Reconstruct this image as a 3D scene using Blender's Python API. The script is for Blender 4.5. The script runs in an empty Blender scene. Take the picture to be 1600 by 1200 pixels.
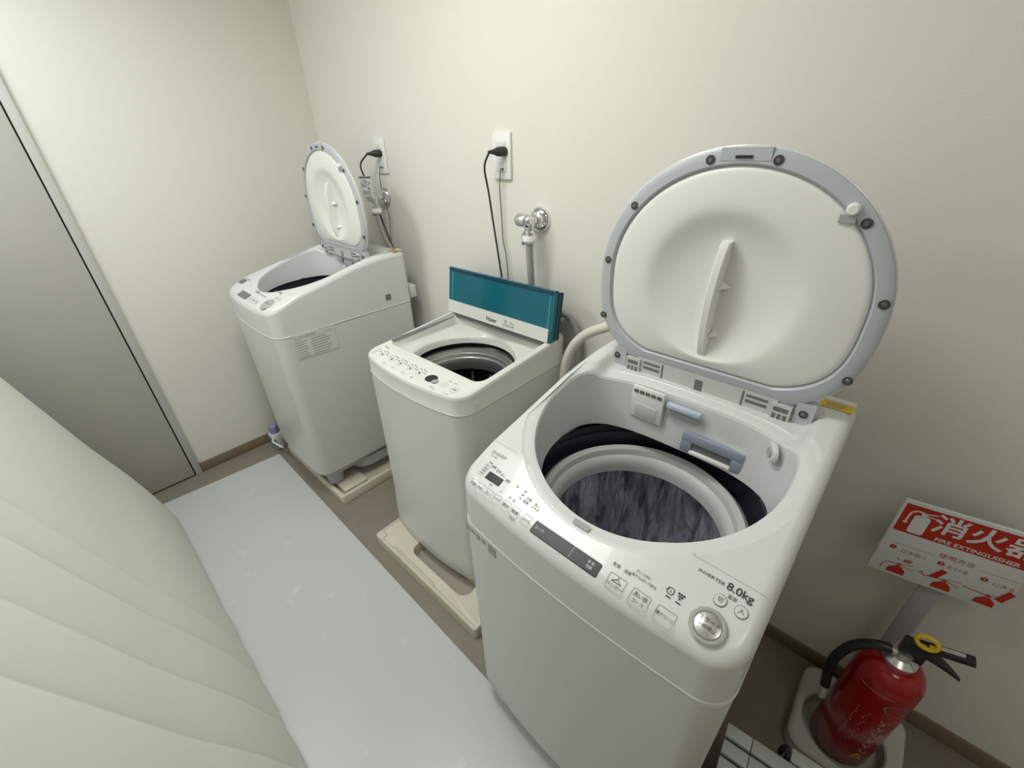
import bpy, bmesh, math, random
from mathutils import Vector, Matrix
random.seed(7)
PI = math.pi
sc = bpy.context.scene
col = sc.collection

# ------------------------------------------------------------------ camera
RC = ((0.736466708453303, 0.6758971414107511, -0.027925643640438758),
      (0.3190987631835046, -0.38350169649919974, -0.8666616572325055),
      (-0.5964836684056951, 0.6293564196979408, -0.49811417397046))
cam_data = bpy.data.cameras.new('camera')
cam_data.sensor_fit = 'HORIZONTAL'
cam_data.sensor_width = 36.0
cam_data.lens = 662.59 / 1600 * 36
cam_data.clip_start = 0.02
cam = bpy.data.objects.new('camera', cam_data)
col.objects.link(cam)
M = Matrix.Identity(4)
for i in range(3):
    M[i][0] = RC[0][i]; M[i][1] = -RC[1][i]; M[i][2] = -RC[2][i]
M.translation = (2.49685, -1.21190, 1.53435)
cam.matrix_world = M
sc.camera = cam

# ------------------------------------------------------------------ light and exposure
world = bpy.data.worlds.new('world'); sc.world = world
world.use_nodes = True
world.node_tree.nodes['Background'].inputs[0].default_value = (1, 1, 1, 1)
world.node_tree.nodes['Background'].inputs[1].default_value = 0.05
sc.view_settings.view_transform = 'Standard'
sc.view_settings.look = 'None'
sc.view_settings.gamma = 1.0
sc.view_settings.use_curve_mapping = False
sc.view_settings.exposure = 0.13

def area(name, loc, sx, sy, power, color, rot=(0, 0, 0)):
    l = bpy.data.lights.new(name, 'AREA'); l.shape = 'RECTANGLE'
    l.size = sx; l.size_y = sy; l.energy = power; l.color = color
    o = bpy.data.objects.new(name, l); col.objects.link(o)
    o.location = loc; o.rotation_euler = rot
    return o
area('ceiling_lamp_main', (0.62, -1.50, 2.38), 0.30, 0.50, 10.5, (0.93, 1.0, 1.02))
area('fill_light_middle', (1.50, -0.82, 2.38), 0.70, 0.35, 12.0, (1.0, 1.0, 0.96))  # added fill that evens out the brightness towards the right
area('ceiling_lamp_side', (3.30, -1.10, 2.38), 0.50, 0.60, 3.6, (1.0, 0.98, 0.93))

# ------------------------------------------------------------------ materials
MATS = {}
def mat(name, color, rough=0.4, metal=0.0, bump=0.0, bscale=40.0, mottle=0.0, mscale=4.0, spec=0.5, trans=0.0, coat=0.0):
    m = bpy.data.materials.new(name); m.use_nodes = True
    nt = m.node_tree; b = nt.nodes['Principled BSDF']
    b.inputs['Base Color'].default_value = (*color, 1)
    b.inputs['Roughness'].default_value = rough
    b.inputs['Metallic'].default_value = metal
    b.inputs['Specular IOR Level'].default_value = spec
    b.inputs['Transmission Weight'].default_value = trans
    b.inputs['Coat Weight'].default_value = coat
    tc = nt.nodes.new('ShaderNodeTexCoord')
    if bump:
        n = nt.nodes.new('ShaderNodeTexNoise'); n.inputs['Scale'].default_value = bscale; n.inputs['Detail'].default_value = 4
        nt.links.new(tc.outputs['Object'], n.inputs['Vector'])
        bp = nt.nodes.new('ShaderNodeBump'); bp.inputs['Strength'].default_value = bump; bp.inputs['Distance'].default_value = 0.01
        nt.links.new(n.outputs['Fac'], bp.inputs['Height']); nt.links.new(bp.outputs['Normal'], b.inputs['Normal'])
    if mottle:
        n2 = nt.nodes.new('ShaderNodeTexNoise'); n2.inputs['Scale'].default_value = mscale; n2.inputs['Detail'].default_value = 5
        nt.links.new(tc.outputs['Object'], n2.inputs['Vector'])
        r = nt.nodes.new('ShaderNodeValToRGB')
        r.color_ramp.elements[0].position = 0.3; r.color_ramp.elements[1].position = 0.7
        r.color_ramp.elements[0].color = (*[c * (1 - mottle) for c in color], 1)
        r.color_ramp.elements[1].color = (*[min(1, c * (1 + mottle)) for c in color], 1)
        nt.links.new(n2.outputs['Fac'], r.inputs['Fac']); nt.links.new(r.outputs['Color'], b.inputs['Base Color'])
    MATS[name] = m
    return m
mat('wall_paper', (0.78, 0.765, 0.70), 0.75, bump=0.06, bscale=260)
mat('ceiling_paint', (0.80, 0.80, 0.76), 0.8)
mat('floor_vinyl', (0.245, 0.212, 0.170), 0.45, mottle=0.06, mscale=14, bump=0.02, bscale=200)
mat('baseboard_vinyl', (0.22, 0.17, 0.105), 0.5)
mat('door_steel', (0.46, 0.45, 0.41), 0.45, mottle=0.02)
mat('frame_steel', (0.52, 0.515, 0.48), 0.4)
mat('gap_black', (0.012, 0.012, 0.011), 0.8)
mat('white_gloss', (0.70, 0.71, 0.70), 0.27, coat=0.15)
mat('white_plastic', (0.84, 0.84, 0.81), 0.32)
mat('white_inner', (0.70, 0.71, 0.71), 0.35)
mat('white_steel', (0.66, 0.67, 0.65), 0.30)
mat('white_warm', (0.74, 0.75, 0.70), 0.22)
mat('grey_rim', (0.50, 0.515, 0.55), 0.28)
mat('grey_plastic', (0.40, 0.41, 0.42), 0.45)
mat('grey_light', (0.60, 0.60, 0.59), 0.4)
mat('grey_dark', (0.16, 0.165, 0.17), 0.45)
mat('black_plastic', (0.014, 0.014, 0.015), 0.3)
mat('black_gloss', (0.022, 0.022, 0.022), 0.3, spec=0.25)
mat('navy_rubber', (0.022, 0.027, 0.040), 0.25)
mat('ink', (0.05, 0.05, 0.05), 0.6)
mat('ink_pale', (0.38, 0.38, 0.38), 0.6)
mat('ink_white', (0.75, 0.75, 0.75), 0.6)
mat('chrome', (0.80, 0.80, 0.80), 0.10, metal=1.0)
mat('silver', (0.66, 0.67, 0.67), 0.25, metal=0.8)
mat('brushed', (0.62, 0.62, 0.60), 0.32, metal=0.9)
mat('blue_grey', (0.30, 0.34, 0.42), 0.3)
mat('blue_pale', (0.52, 0.60, 0.72), 0.25)
mat('yellow_paper', (0.72, 0.52, 0.03), 0.5)
mat('white_paper', (0.72, 0.73, 0.74), 0.5)
mat('plate_paper', (0.68, 0.68, 0.67), 0.4)
mat('teal', (0.004, 0.16, 0.225), 0.10, trans=0.25)
mat('teal_edge', (0.03, 0.26, 0.33), 0.12)
mat('teal_dark', (0.002, 0.05, 0.085), 0.15)
mat('pan_cream', (0.68, 0.63, 0.52), 0.4, mottle=0.04, mscale=10)
mat('pan_recess', (0.40, 0.36, 0.30), 0.5)
mat('hose_cream', (0.70, 0.68, 0.60), 0.4)
mat('hose_grey', (0.34, 0.335, 0.31), 0.4)
mat('cord_black', (0.03, 0.03, 0.025), 0.5)
mat('cord_green', (0.13, 0.14, 0.07), 0.5)
mat('red_paint', (0.36, 0.006, 0.008), 0.14, coat=0.15)
mat('screw_steel', (0.16, 0.16, 0.15), 0.3, metal=0.5)
mat('label_ink', (0.52, 0.42, 0.40), 0.5)
mat('well_dark', (0.05, 0.05, 0.05), 0.5)
mat('red_print', (0.50, 0.022, 0.008), 0.5)
mat('red_soft', (0.50, 0.12, 0.10), 0.5)
mat('sign_white', (0.70, 0.73, 0.72), 0.4)
mat('yellow_plastic', (0.75, 0.50, 0.02), 0.35)
mat('stand_grey', (0.55, 0.55, 0.50), 0.5)
mat('rack_white', (0.60, 0.625, 0.63), 0.4)
mat('mattress', (0.78, 0.79, 0.71), 0.85, bump=0.08, bscale=400)
mat('blue_label', (0.10, 0.22, 0.45), 0.4)
mat('purple_cap', (0.30, 0.28, 0.50), 0.4)

def drum_material():
    m = mat('drum_steel', (0.34, 0.37, 0.42), 0.22, metal=0.5)
    nt = m.node_tree; b = nt.nodes['Principled BSDF']
    tc = nt.nodes.new('ShaderNodeTexCoord')
    mp = nt.nodes.new('ShaderNodeMapping'); mp.inputs['Scale'].default_value = (30, 30, 7)
    n = nt.nodes.new('ShaderNodeTexNoise'); n.inputs['Scale'].default_value = 1.0; n.inputs['Detail'].default_value = 3
    bp = nt.nodes.new('ShaderNodeBump'); bp.inputs['Strength'].default_value = 0.9; bp.inputs['Distance'].default_value = 0.03
    nt.links.new(tc.outputs['Object'], mp.inputs['Vector']); nt.links.new(mp.outputs['Vector'], n.inputs['Vector'])
    nt.links.new(n.outputs['Fac'], bp.inputs['Height']); nt.links.new(bp.outputs['Normal'], b.inputs['Normal'])
    mp2 = nt.nodes.new('ShaderNodeMapping'); mp2.inputs['Scale'].default_value = (22, 22, 6)
    n2 = nt.nodes.new('ShaderNodeTexNoise'); n2.inputs['Scale'].default_value = 1.0; n2.inputs['Detail'].default_value = 6; n2.inputs['Distortion'].default_value = 1.2
    r2 = nt.nodes.new('ShaderNodeValToRGB')  # streaky reflections and highlights of wet steel painted into the base colour
    r2.color_ramp.elements[0].position = 0.36; r2.color_ramp.elements[0].color = (0.16, 0.18, 0.21, 1)
    r2.color_ramp.elements[1].position = 0.70; r2.color_ramp.elements[1].color = (0.74, 0.78, 0.86, 1)
    nt.links.new(tc.outputs['Object'], mp2.inputs['Vector']); nt.links.new(mp2.outputs['Vector'], n2.inputs['Vector'])
    nt.links.new(n2.outputs['Fac'], r2.inputs['Fac']); nt.links.new(r2.outputs['Color'], b.inputs['Base Color'])
drum_material()

def mat_stained():
    m = mat('mat_sheet', (0.56, 0.575, 0.565), 0.33)
    nt = m.node_tree; b = nt.nodes['Principled BSDF']
    tc = nt.nodes.new('ShaderNodeTexCoord')
    n = nt.nodes.new('ShaderNodeTexNoise'); n.inputs['Scale'].default_value = 11; n.inputs['Detail'].default_value = 3
    r = nt.nodes.new('ShaderNodeValToRGB')
    r.color_ramp.elements[0].position = 0.655; r.color_ramp.elements[0].color = (0.555, 0.57, 0.56, 1)
    r.color_ramp.elements[1].position = 0.78; r.color_ramp.elements[1].color = (0.66, 0.67, 0.65, 1)
    nt.links.new(tc.outputs['Object'], n.inputs['Vector']); nt.links.new(n.outputs['Fac'], r.inputs['Fac'])
    nt.links.new(r.outputs['Color'], b.inputs['Base Color'])
mat_stained()

# ------------------------------------------------------------------ mesh helpers
def finish(name, bm, m, parent=None, sharp=35.0, loc=None, rot=None):
    bm.normal_update()
    bmesh.ops.recalc_face_normals(bm, faces=bm.faces[:])
    ca = math.radians(sharp)
    for f in bm.faces: f.smooth = True
    for e in bm.edges:
        if len(e.link_faces) == 2:
            try:
                e.smooth = e.calc_face_angle() < ca
            except ValueError:
                e.smooth = True
    me = bpy.data.meshes.new(name)
    bm.to_mesh(me); bm.free()
    me.materials.append(MATS[m] if isinstance(m, str) else m)
    o = bpy.data.objects.new(name, me); col.objects.link(o)
    if parent is not None: o.parent = parent
    if loc is not None: o.location = loc
    if rot is not None: o.rotation_euler = rot
    return o

def thing(name, label, cat, loc=(0, 0, 0), rz=0.0, group=None):
    o = bpy.data.objects.new(name, None); col.objects.link(o)
    o.empty_display_size = 0.05
    o.location = loc; o.rotation_euler = (0, 0, rz)
    tag(o, label, cat, group)
    return o

def tag(o, label, cat, group=None):
    o['label'] = label; o['category'] = cat
    if group: o['group'] = group
    return o

def structure(o):
    o['kind'] = 'structure'
    return o

def box(bm, c, s, bev=0.0, seg=2, mtx=None):
    r = bmesh.ops.create_cube(bm, size=1.0)
    vs = r['verts']
    bmesh.ops.scale(bm, verts=vs, vec=s)
    if bev > 0:
        es = list({e for v in vs for e in v.link_edges})
        g = bmesh.ops.bevel(bm, geom=es, offset=bev, segments=seg, affect='EDGES', profile=0.5)
        vs = list({v for f in g['faces'] for v in f.verts} | {v for v in vs if v.is_valid})
    if mtx is not None: bmesh.ops.transform(bm, matrix=mtx, verts=vs)
    bmesh.ops.translate(bm, verts=vs, vec=c)
    return vs

def bx(c, s, bev=0.0, seg=2):
    bm = bmesh.new(); box(bm, c, s, bev, seg); return bm

def loft(loops, cap0=False, cap1=False, bm=None):
    bm = bm or bmesh.new()
    rows = [[bm.verts.new(p) for p in lp] for lp in loops]
    n = len(rows[0])
    for a, b in zip(rows[:-1], rows[1:]):
        for i in range(n):
            j = (i + 1) % n
            bm.faces.new((a[i], a[j], b[j], b[i]))
    if cap0: bm.faces.new(list(reversed(rows[0])))
    if cap1: bm.faces.new(rows[-1])
    return bm

def lathe(profile, n=48, bm=None, c=(0, 0, 0), cap0=False, cap1=False, mtx=None):
    bm2 = bm or bmesh.new()
    loops = []
    for r, z in profile:
        lp = []
        for i in range(n):
            a = 2 * PI * i / n
            p = Vector((r * math.cos(a), r * math.sin(a), z))
            if mtx is not None: p = mtx @ p
            lp.append((p.x + c[0], p.y + c[1], p.z + c[2]))
        loops.append(lp)
    return loft(loops, cap0, cap1, bm2)

def smooth_path(pts, sub=10):
    P = [Vector(p) for p in pts]
    P = [P[0] * 2 - P[1]] + P + [P[-1] * 2 - P[-2]]
    out = []
    for i in range(1, len(P) - 2):
        for k in range(sub):
            t = k / sub
            a, b, c, d = P[i - 1], P[i], P[i + 1], P[i + 2]
            out.append(0.5 * ((2 * b) + (c - a) * t + (2 * a - 5 * b + 4 * c - d) * t * t + (3 * b - a - 3 * c + d) * t ** 3))
    out.append(P[-2])
    return out

def tube(pts, r, n=12, sub=10, bm=None, ridge=None):
    path = smooth_path(pts, sub) if sub > 1 else [Vector(p) for p in pts]
    bm = bm or bmesh.new()
    up = Vector((0.3, 0.2, 0.93)).normalized()
    loops = []; prev = None
    for i, p in enumerate(path):
        t = (path[min(i + 1, len(path) - 1)] - path[max(i - 1, 0)]).normalized()
        if prev is None:
            u = t.cross(up)
            if u.length < 0.05: u = t.cross(Vector((1, 0, 0)))
            u.normalize()
        else:
            u = (prev - t * prev.dot(t)).normalized()
        prev = u
        v = t.cross(u)
        rr = r if not callable(r) else r(i / (len(path) - 1))
        if ridge and i % 2: rr *= ridge
        loops.append([tuple(p + (u * math.cos(2 * PI * k / n) + v * math.sin(2 * PI * k / n)) * rr) for k in range(n)])
    return loft(loops, True, True, bm)

def rrect(x0, x1, y0, y1, r, bow=0.0, k=8, rf=None):
    """counter-clockwise rounded rectangle, front (y0) side bowed outwards"""
    rf = rf if rf is not None else r
    pts = []
    def arc(cx, cy, a0, a1, rr):
        for i in range(k + 1):
            a = a0 + (a1 - a0) * i / k
            pts.append((cx + rr * math.cos(a), cy + rr * math.sin(a)))
    arc(x1 - rf, y0 + rf, -PI / 2, 0, rf)
    arc(x1 - r, y1 - r, 0, PI / 2, r)
    arc(x0 + r, y1 - r, PI / 2, PI, r)
    arc(x0 + rf, y0 + rf, PI, 1.5 * PI, rf)
    for i in range(1, 16):
        pts.append((x0 + rf + (x1 - x0 - 2 * rf) * i / 16, y0))
    if bow:
        hw = (x1 - x0) / 2; cx = (x0 + x1) / 2; D = y1 - y0
        pts = [(x, y - bow * max(0, 1 - ((x - cx) / hw) ** 2) * max(0, 1 - (y - y0) / (0.35 * D))) for x, y in pts]
    return pts

class Polar:
    """star-shaped outline seen from a centre"""
    def __init__(self, pts, c):
        self.c = c
        L = sorted((math.atan2(y - c[1], x - c[0]) % (2 * PI), math.hypot(x - c[0], y - c[1])) for x, y in pts)
        self.a = [q[0] for q in L]; self.r = [q[1] for q in L]
    def at(self, a, s=1.0):
        import bisect
        a %= 2 * PI
        A, Rr = self.a, self.r
        i = bisect.bisect_left(A, a)
        a0, r0 = (A[i - 1], Rr[i - 1]) if i > 0 else (A[-1] - 2 * PI, Rr[-1])
        a1, r1 = (A[i], Rr[i]) if i < len(A) else (A[0] + 2 * PI, Rr[0])
        # straight edge between neighbouring points
        p0 = (r0 * math.cos(a0), r0 * math.sin(a0)); p1 = (r1 * math.cos(a1), r1 * math.sin(a1))
        ex, ey = p1[0] - p0[0], p1[1] - p0[1]
        dx, dy = math.cos(a), math.sin(a)
        den = dx * ey - dy * ex
        r = (p0[0] * ey - p0[1] * ex) / den if abs(den) > 1e-9 else r0
        if not (0 < r < 5): r = r0
        return (self.c[0] + dx * r * s, self.c[1] + dy * r * s)

def angles_of(pols, n=120):
    A = set(round(2 * PI * i / n, 5) for i in range(n))
    for p in pols:
        A |= set(round(a, 5) for a in p.a)
    L = sorted(A); out = [L[0]]
    for a in L[1:]:
        if a - out[-1] > 0.004: out.append(a)
    if 2 * PI - out[-1] + out[0] < 0.004: out.pop()
    return out

_txt = {}
def text_geo(body, size, bold=0.0):
    """flat text as triangles/polygons about its centre: list of (verts, faces)"""
    key = (body, bold)
    if key not in _txt:
        c = bpy.data.curves.new('tmp_text', 'FONT'); c.body = body; c.size = 1.0; c.offset = bold
        c.align_x = 'CENTER'; c.align_y = 'CENTER'; c.resolution_u = 3; c.fill_mode = 'FRONT'
        o = bpy.data.objects.new('tmp_text', c); col.objects.link(o)
        dg = bpy.context.evaluated_depsgraph_get()
        me = bpy.data.meshes.new_from_object(o.evaluated_get(dg))
        _txt[key] = ([tuple(v.co) for v in me.vertices], [tuple(p.vertices) for p in me.polygons])
        bpy.data.objects.remove(o); bpy.data.curves.remove(c); bpy.data.meshes.remove(me)
    vs, fs = _txt[key]
    return [(x * size, y * size) for x, y, z in vs], fs

def put_text(bm, body, u, v, size, fn, sx=1.0, rot=0.0, bold=0.0):
    vs, fs = text_geo(body, size, round(bold / size, 3))
    cr, sr = math.cos(rot), math.sin(rot)
    offs = [(0, 0)]
    for ou, ov in offs:
        V = [bm.verts.new(fn(u + ou + x * sx * cr - y * sr, v + ov + x * sx * sr + y * cr)) for x, y in vs]
        for f in fs:
            try: bm.faces.new([V[i] for i in f])
            except ValueError: pass

def put_poly(bm, pts, fn, sub=1):
    V = [bm.verts.new(fn(x, y)) for x, y in pts]
    bm.faces.new(V)

def put_rect(bm, u0, v0, u1, v1, fn, r=0.0):
    if r <= 0:
        pts = [(u0, v0), (u1, v0), (u1, v1), (u0, v1)]
    else:
        pts = rrect(u0, u1, v0, v1, r, k=4)
        pts = [p for i, p in enumerate(pts) if i < 20]
    put_poly(bm, pts, fn)

def put_outline(bm, u0, v0, u1, v1, fn, w=0.0006, r=0.002):
    a = rrect(u0, u1, v0, v1, r, k=4)[:20]; b = rrect(u0 + w, u1 - w, v0 + w, v1 - w, max(r - w, 0.0003), k=4)[:20]
    n = len(a)
    A = [bm.verts.new(fn(*p)) for p in a]; B = [bm.verts.new(fn(*p)) for p in b]
    for i in range(n):
        j = (i + 1) % n
        bm.faces.new((A[i], A[j], B[j], B[i]))

def put_ring(bm, u, v, r0, r1, fn, n=28, ax=1.0):
    A = [bm.verts.new(fn(u + r0 * ax * math.cos(2 * PI * i / n), v + r0 * math.sin(2 * PI * i / n))) for i in range(n)]
    if r1 <= 0:
        bm.faces.new(A); return
    B = [bm.verts.new(fn(u + r1 * ax * math.cos(2 * PI * i / n), v + r1 * math.sin(2 * PI * i / n))) for i in range(n)]
    for i in range(n):
        j = (i + 1) % n
        bm.faces.new((A[i], A[j], B[j], B[i]))

def put_stroke(bm, pts, w, fn):
    """flat polyline ribbon of width w"""
    for (x0, y0), (x1, y1) in zip(pts[:-1], pts[1:]):
        dx, dy = x1 - x0, y1 - y0; L = math.hypot(dx, dy) or 1
        nx, ny = -dy / L * w / 2, dx / L * w / 2
        ex, ey = dx / L * w * 0.25, dy / L * w * 0.25
        put_poly(bm, [(x0 - ex + nx, y0 - ey + ny), (x0 - ex - nx, y0 - ey - ny), (x1 + ex - nx, y1 + ey - ny), (x1 + ex + nx, y1 + ey + ny)], fn)

# ------------------------------------------------------------------ the room
XR, YF, H = 4.2, -1.95, 2.40
structure(finish('floor', bx((XR / 2, YF / 2, -0.05), (XR + 0.2, -YF + 0.2, 0.10)), 'floor_vinyl'))
structure(finish('ceiling', bx((XR / 2, YF / 2, H + 0.05), (XR + 0.2, -YF + 0.2, 0.10)), 'ceiling_paint'))
structure(finish('wall_back', bx((XR / 2, 0.05, H / 2), (XR + 0.2, 0.10, H)), 'wall_paper'))
structure(finish('wall_front', bx((XR / 2, YF - 0.05, H / 2), (XR + 0.2, 0.10, H)), 'wall_paper'))
structure(finish('wall_right', bx((XR + 0.05, YF / 2, H / 2), (0.10, -YF, H)), 'wall_paper'))
structure(finish('wall_left', bx((-0.05, YF / 2, H / 2), (0.10, -YF, H)), 'wall_paper'))
structure(finish('baseboard_back', bx((XR / 2 + 0.004, -0.004, 0.029), (XR - 0.008, 0.008, 0.058), 0.003), 'baseboard_vinyl'))
structure(finish('baseboard_left', bx((0.004, -0.541, 0.029), (0.008, 1.073, 0.058), 0.003), 'baseboard_vinyl'))
# flush steel door in the left wall: frame, dark gap, leaf
door = bpy.data.objects.new('door_1', None); col.objects.link(door); structure(door)
door.location = (0, -1.078, 0)
bm = bmesh.new()
box(bm, (0.004, -0.0155, 1.03), (0.024, 0.031, 2.06), 0.003)
box(bm, (0.004, -0.780, 1.03), (0.024, 0.031, 2.06), 0.003)
box(bm, (0.004, -0.398, 2.045), (0.024, 0.734, 0.03), 0.003)
finish('door_frame', bm, 'frame_steel', door)
finish('door_gap', bx((-0.002, -0.398, 1.015), (0.012, 0.734, 2.03)), 'gap_black', door)
finish('door_leaf', bx((0.006, -0.3985, 1.017), (0.012, 0.724, 2.018), 0.002), 'door_steel', door)
bm = bmesh.new()
tube([(0.012, -0.70, 1.0), (0.05, -0.70, 1.0)], 0.012, sub=1, bm=bm)
tube([(0.05, -0.70, 1.0), (0.05, -0.58, 1.0)], 0.010, sub=1, bm=bm)
finish('door_handle', bm, 'silver', door)

# ------------------------------------------------------------------ drum washers (left and right)
PROF = [(-0.06, 0.808), (0.0, 0.832), (0.11, 0.874), (0.14, 0.881), (0.19, 0.892), (0.275, 0.912), (0.375, 0.936),
        (0.445, 0.947), (0.52, 0.955), (0.60, 0.957), (0.80, 0.955)]
def prof(d):
    for (a, za), (b, zb) in zip(PROF[:-1], PROF[1:]):
        if d <= b:
            return za + (zb - za) * (d - a) / (b - a)
    return PROF[-1][1]

def opening_poly(kx, kd):
    pts = []
    cx, cy, rx = -0.010, 0.33, 0.258
    for i in range(120):
        a = 2 * PI * i / 120
        c, s = math.cos(a), math.sin(a)
        if s <= 0:
            pts.append((cx + rx * c, cy + 0.255 * s))
        else:
            n = 3.2
            pts.append((cx + rx * math.copysign(abs(c) ** (2 / n), c), cy + 0.157 * abs(s) ** (2 / n)))
    return [(x * kx, y * kd) for x, y in pts]

def drum_washer(name, label, loc, rz, w, d, zb, drop, right_model):
    """origin: floor point under the middle of the front edge; x to the right, y to the rear.
    zb = underside of the cabinet, profile heights are above zb"""
    T = thing(name, label, 'washing machine', loc, rz, 'washing machines along the wall')
    kx, kd = w / 0.60, d / 0.645
    hw = w / 2
    bow = 0.018
    zs = zb + 0.722
    zt = lambda y: zb + prof(y / kd)
    surf = lambda x, y: (x, y, zt(y) + 0.0012)
    # cabinet
    out = lambda i, r=0.03, rf=0.045: rrect(-hw + i, hw - i, i, d - i, r, bow, rf=rf)
    loops = []
    for z, i in [(zb, 0.020), (zb + 0.004, 0.010), (zb + 0.03, 0.005), (zs - 0.006, 0.0016), (zs - 0.003, 0.008)]:
        loops.append([(x, y, z) for x, y in out(i)])
    finish('cabinet', loft(loops, True, False), 'white_steel', T)
    # base plinth and feet
    if zb > 0.1:
        finish('base_plinth', loft([[(x, y, z) for x, y in out(i)] for z, i in [(zb - 0.034, 0.034), (zb - 0.002, 0.022), (zb + 0.002, 0.03)]], True, True), 'grey_plastic', T)
        bm = bmesh.new()
        lp = rrect(-hw + 0.16, hw - 0.02, 0.18, d - 0.08, 0.09)
        loft([[(x, y, z) for x, y in lp] for z in (zb - 0.075, zb - 0.02)], True, True, bm)
        finish('motor_housing', bm, 'grey_plastic', T)
        fz = zb - 0.02
    else:
        fz = zb
    for sx in (-1, 1):
        for yy in (0.085, d - 0.075):
            finish('foot', lathe([(0.030, 0.0), (0.036, 0.006), (0.038, 0.02), (0.052, fz + 0.002)], 24, c=(sx * (hw - 0.085), yy, 0), cap0=True, cap1=True), 'grey_plastic', T)
    # moulded top with the opening
    op = opening_poly(kx, kd)
    cen = (-0.010 * kx, 0.30 * kd)
    P_op = Polar(op, cen)
    f = 0.022
    outs = {}
    for i in (0.0, 0.0003, 0.0007, 0.0016, 0.003, 0.007, 0.0135, f):
        outs[i] = Polar(out(i, max(0.03 - i, 0.008), max(0.05 - i * 0.8, 0.02)), cen)
    A = angles_of([outs[0.0], P_op], 144)
    def L_out(i, zfun): return [(*(q := outs[i].at(a)), zfun(q[1])) for a in A]
    loops = [L_out(0.007, lambda y: zs - 0.004), L_out(0.0007, lambda y: zs - 0.003), L_out(0.0, lambda y: zs), L_out(0.0003, lambda y: zs + 0.0015),
             L_out(0.0016, lambda y: zs + 0.003), L_out(0.003, lambda y: zt(y) - f)]
    loops += [L_out(0.0007 if False else 0.003, lambda y: zt(y) - f * 0.8), L_out(0.007, lambda y: zt(y) - f * 0.42), L_out(0.0135, lambda y: zt(y) - f * 0.14), L_out(f, lambda y: zt(y))]
    def notch(x, y):
        sm = lambda a, b, t: (lambda q: q * q * (3 - 2 * q))(min(1, max(0, (t - a) / (b - a))))
        return 0.026 * kd * (1 - sm(0.222 * kx, 0.250 * kx, abs(x + 0.002))) * sm(0.40 * kd, 0.475 * kd, y) * (1 - sm(0.555 * kd, 0.585 * kd, y))
    def mid(t, s, dz):
        lp = []
        for a in A:
            p = outs[f].at(a); q = P_op.at(a, s)
            x = p[0] + (q[0] - p[0]) * t; y = p[1] + (q[1] - p[1]) * t
            lp.append((x, y, zt(y) + dz))
        return lp
    def lim(a, s):
        p = outs[f].at(a); q = P_op.at(a, s)
        rp = math.hypot(p[0] - cen[0], p[1] - cen[1]); rq = math.hypot(q[0] - cen[0], q[1] - cen[1])
        return q if rq < rp - 0.004 else (cen[0] + (p[0] - cen[0]) * (rp - 0.004) / rp, cen[1] + (p[1] - cen[1]) * (rp - 0.004) / rp)
    def ringlp(s, dz):
        return [(*(q := lim(a, s)), zt(q[1]) + dz - notch(*q)) for a in A]
    n_mid = 9
    def midto(t, s):
        lp = []
        for a in A:
            p = outs[f].at(a); q = lim(a, s)
            x = p[0] + (q[0] - p[0]) * t; y = p[1] + (q[1] - p[1]) * t
            lp.append((x, y, zt(y) - notch(x, y)))
        return lp
    for k in range(1, n_mid): loops.append(midto(k / n_mid, 1.13))
    loops += [ringlp(1.13, 0.0), ringlp(1.12, -0.0018), ringlp(1.08, -0.0026), ringlp(1.03, -0.003 - drop), ringlp(1.012, -0.005 - drop), ringlp(1.0, -0.012 - drop)]
    rim_lp = loops[-1]
    # inner funnel wall
    fl = []
    for t, s in ((0.25, 0.99), (0.6, 0.97), (1.0, 0.945)):
        lp = []
        for (x, y, z), a in zip(rim_lp, A):
            q = P_op.at(a, s)
            lp.append((q[0], q[1], z + (zb + (0.782 if right_model else 0.812) - z) * t))
        fl.append(lp)
    finish('top_cover', loft(loops), 'white_gloss', T)
    fun = loft([[(x, y, z + 0.0005) for x, y, z in rim_lp]] + fl + [[(x * 1.0, y, z - 0.004) for x, y, z in fl[-1]]])
    FW = finish('funnel', fun, 'white_inner', T)
    # panel crease line
    bm = bmesh.new()
    yc = 0.112 * kd
    for x0, x1 in ((-hw + 0.012, -0.212 * kx), (0.175 * kx, hw - 0.014)):
        put_stroke(bm, [(x0 + (x1 - x0) * k / 6, yc) for k in range(7)], 0.0012, lambda u, v: (u, v, zt(v) + 0.0008))
    finish('panel_seam', bm, 'grey_light', T)
    # tub, gasket, ring, drum
    tc = (-0.004 * kx, 0.290 * kd)
    rs = kx if kx < 1 else 1.0
    finish('tub_gasket', lathe([(0.250 * rs, zb + (0.781 if right_model else 0.811)), (0.264 * rs, zb + (0.770 if right_model else 0.800)), (0.262 * rs, zb + 0.752), (0.268 * rs, zb + 0.745), (0.274 * rs, zb + 0.735), (0.266 * rs, zb + 0.715), (0.262 * rs, zb + 0.695), (0.232 * rs, zb + 0.688)], 64, c=(tc[0], tc[1], 0)), 'navy_rubber', T)
    finish('balance_ring', lathe([(0.237 * rs, zb + 0.655), (0.240 * rs, zb + 0.700), (0.236 * rs, zb + 0.718), (0.226 * rs, zb + 0.726), (0.212 * rs, zb + 0.722), (0.209 * rs, zb + 0.712), (0.208 * rs, zb + 0.706), (0.203 * rs, zb + 0.703), (0.196 * rs, zb + 0.694), (0.193 * rs, zb + 0.682), (0.193 * rs, zb + 0.66)], 72, c=(tc[0], tc[1], 0)), 'grey_light', T)
    # drum with vertical ribs
    n = 96; loops = []
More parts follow.
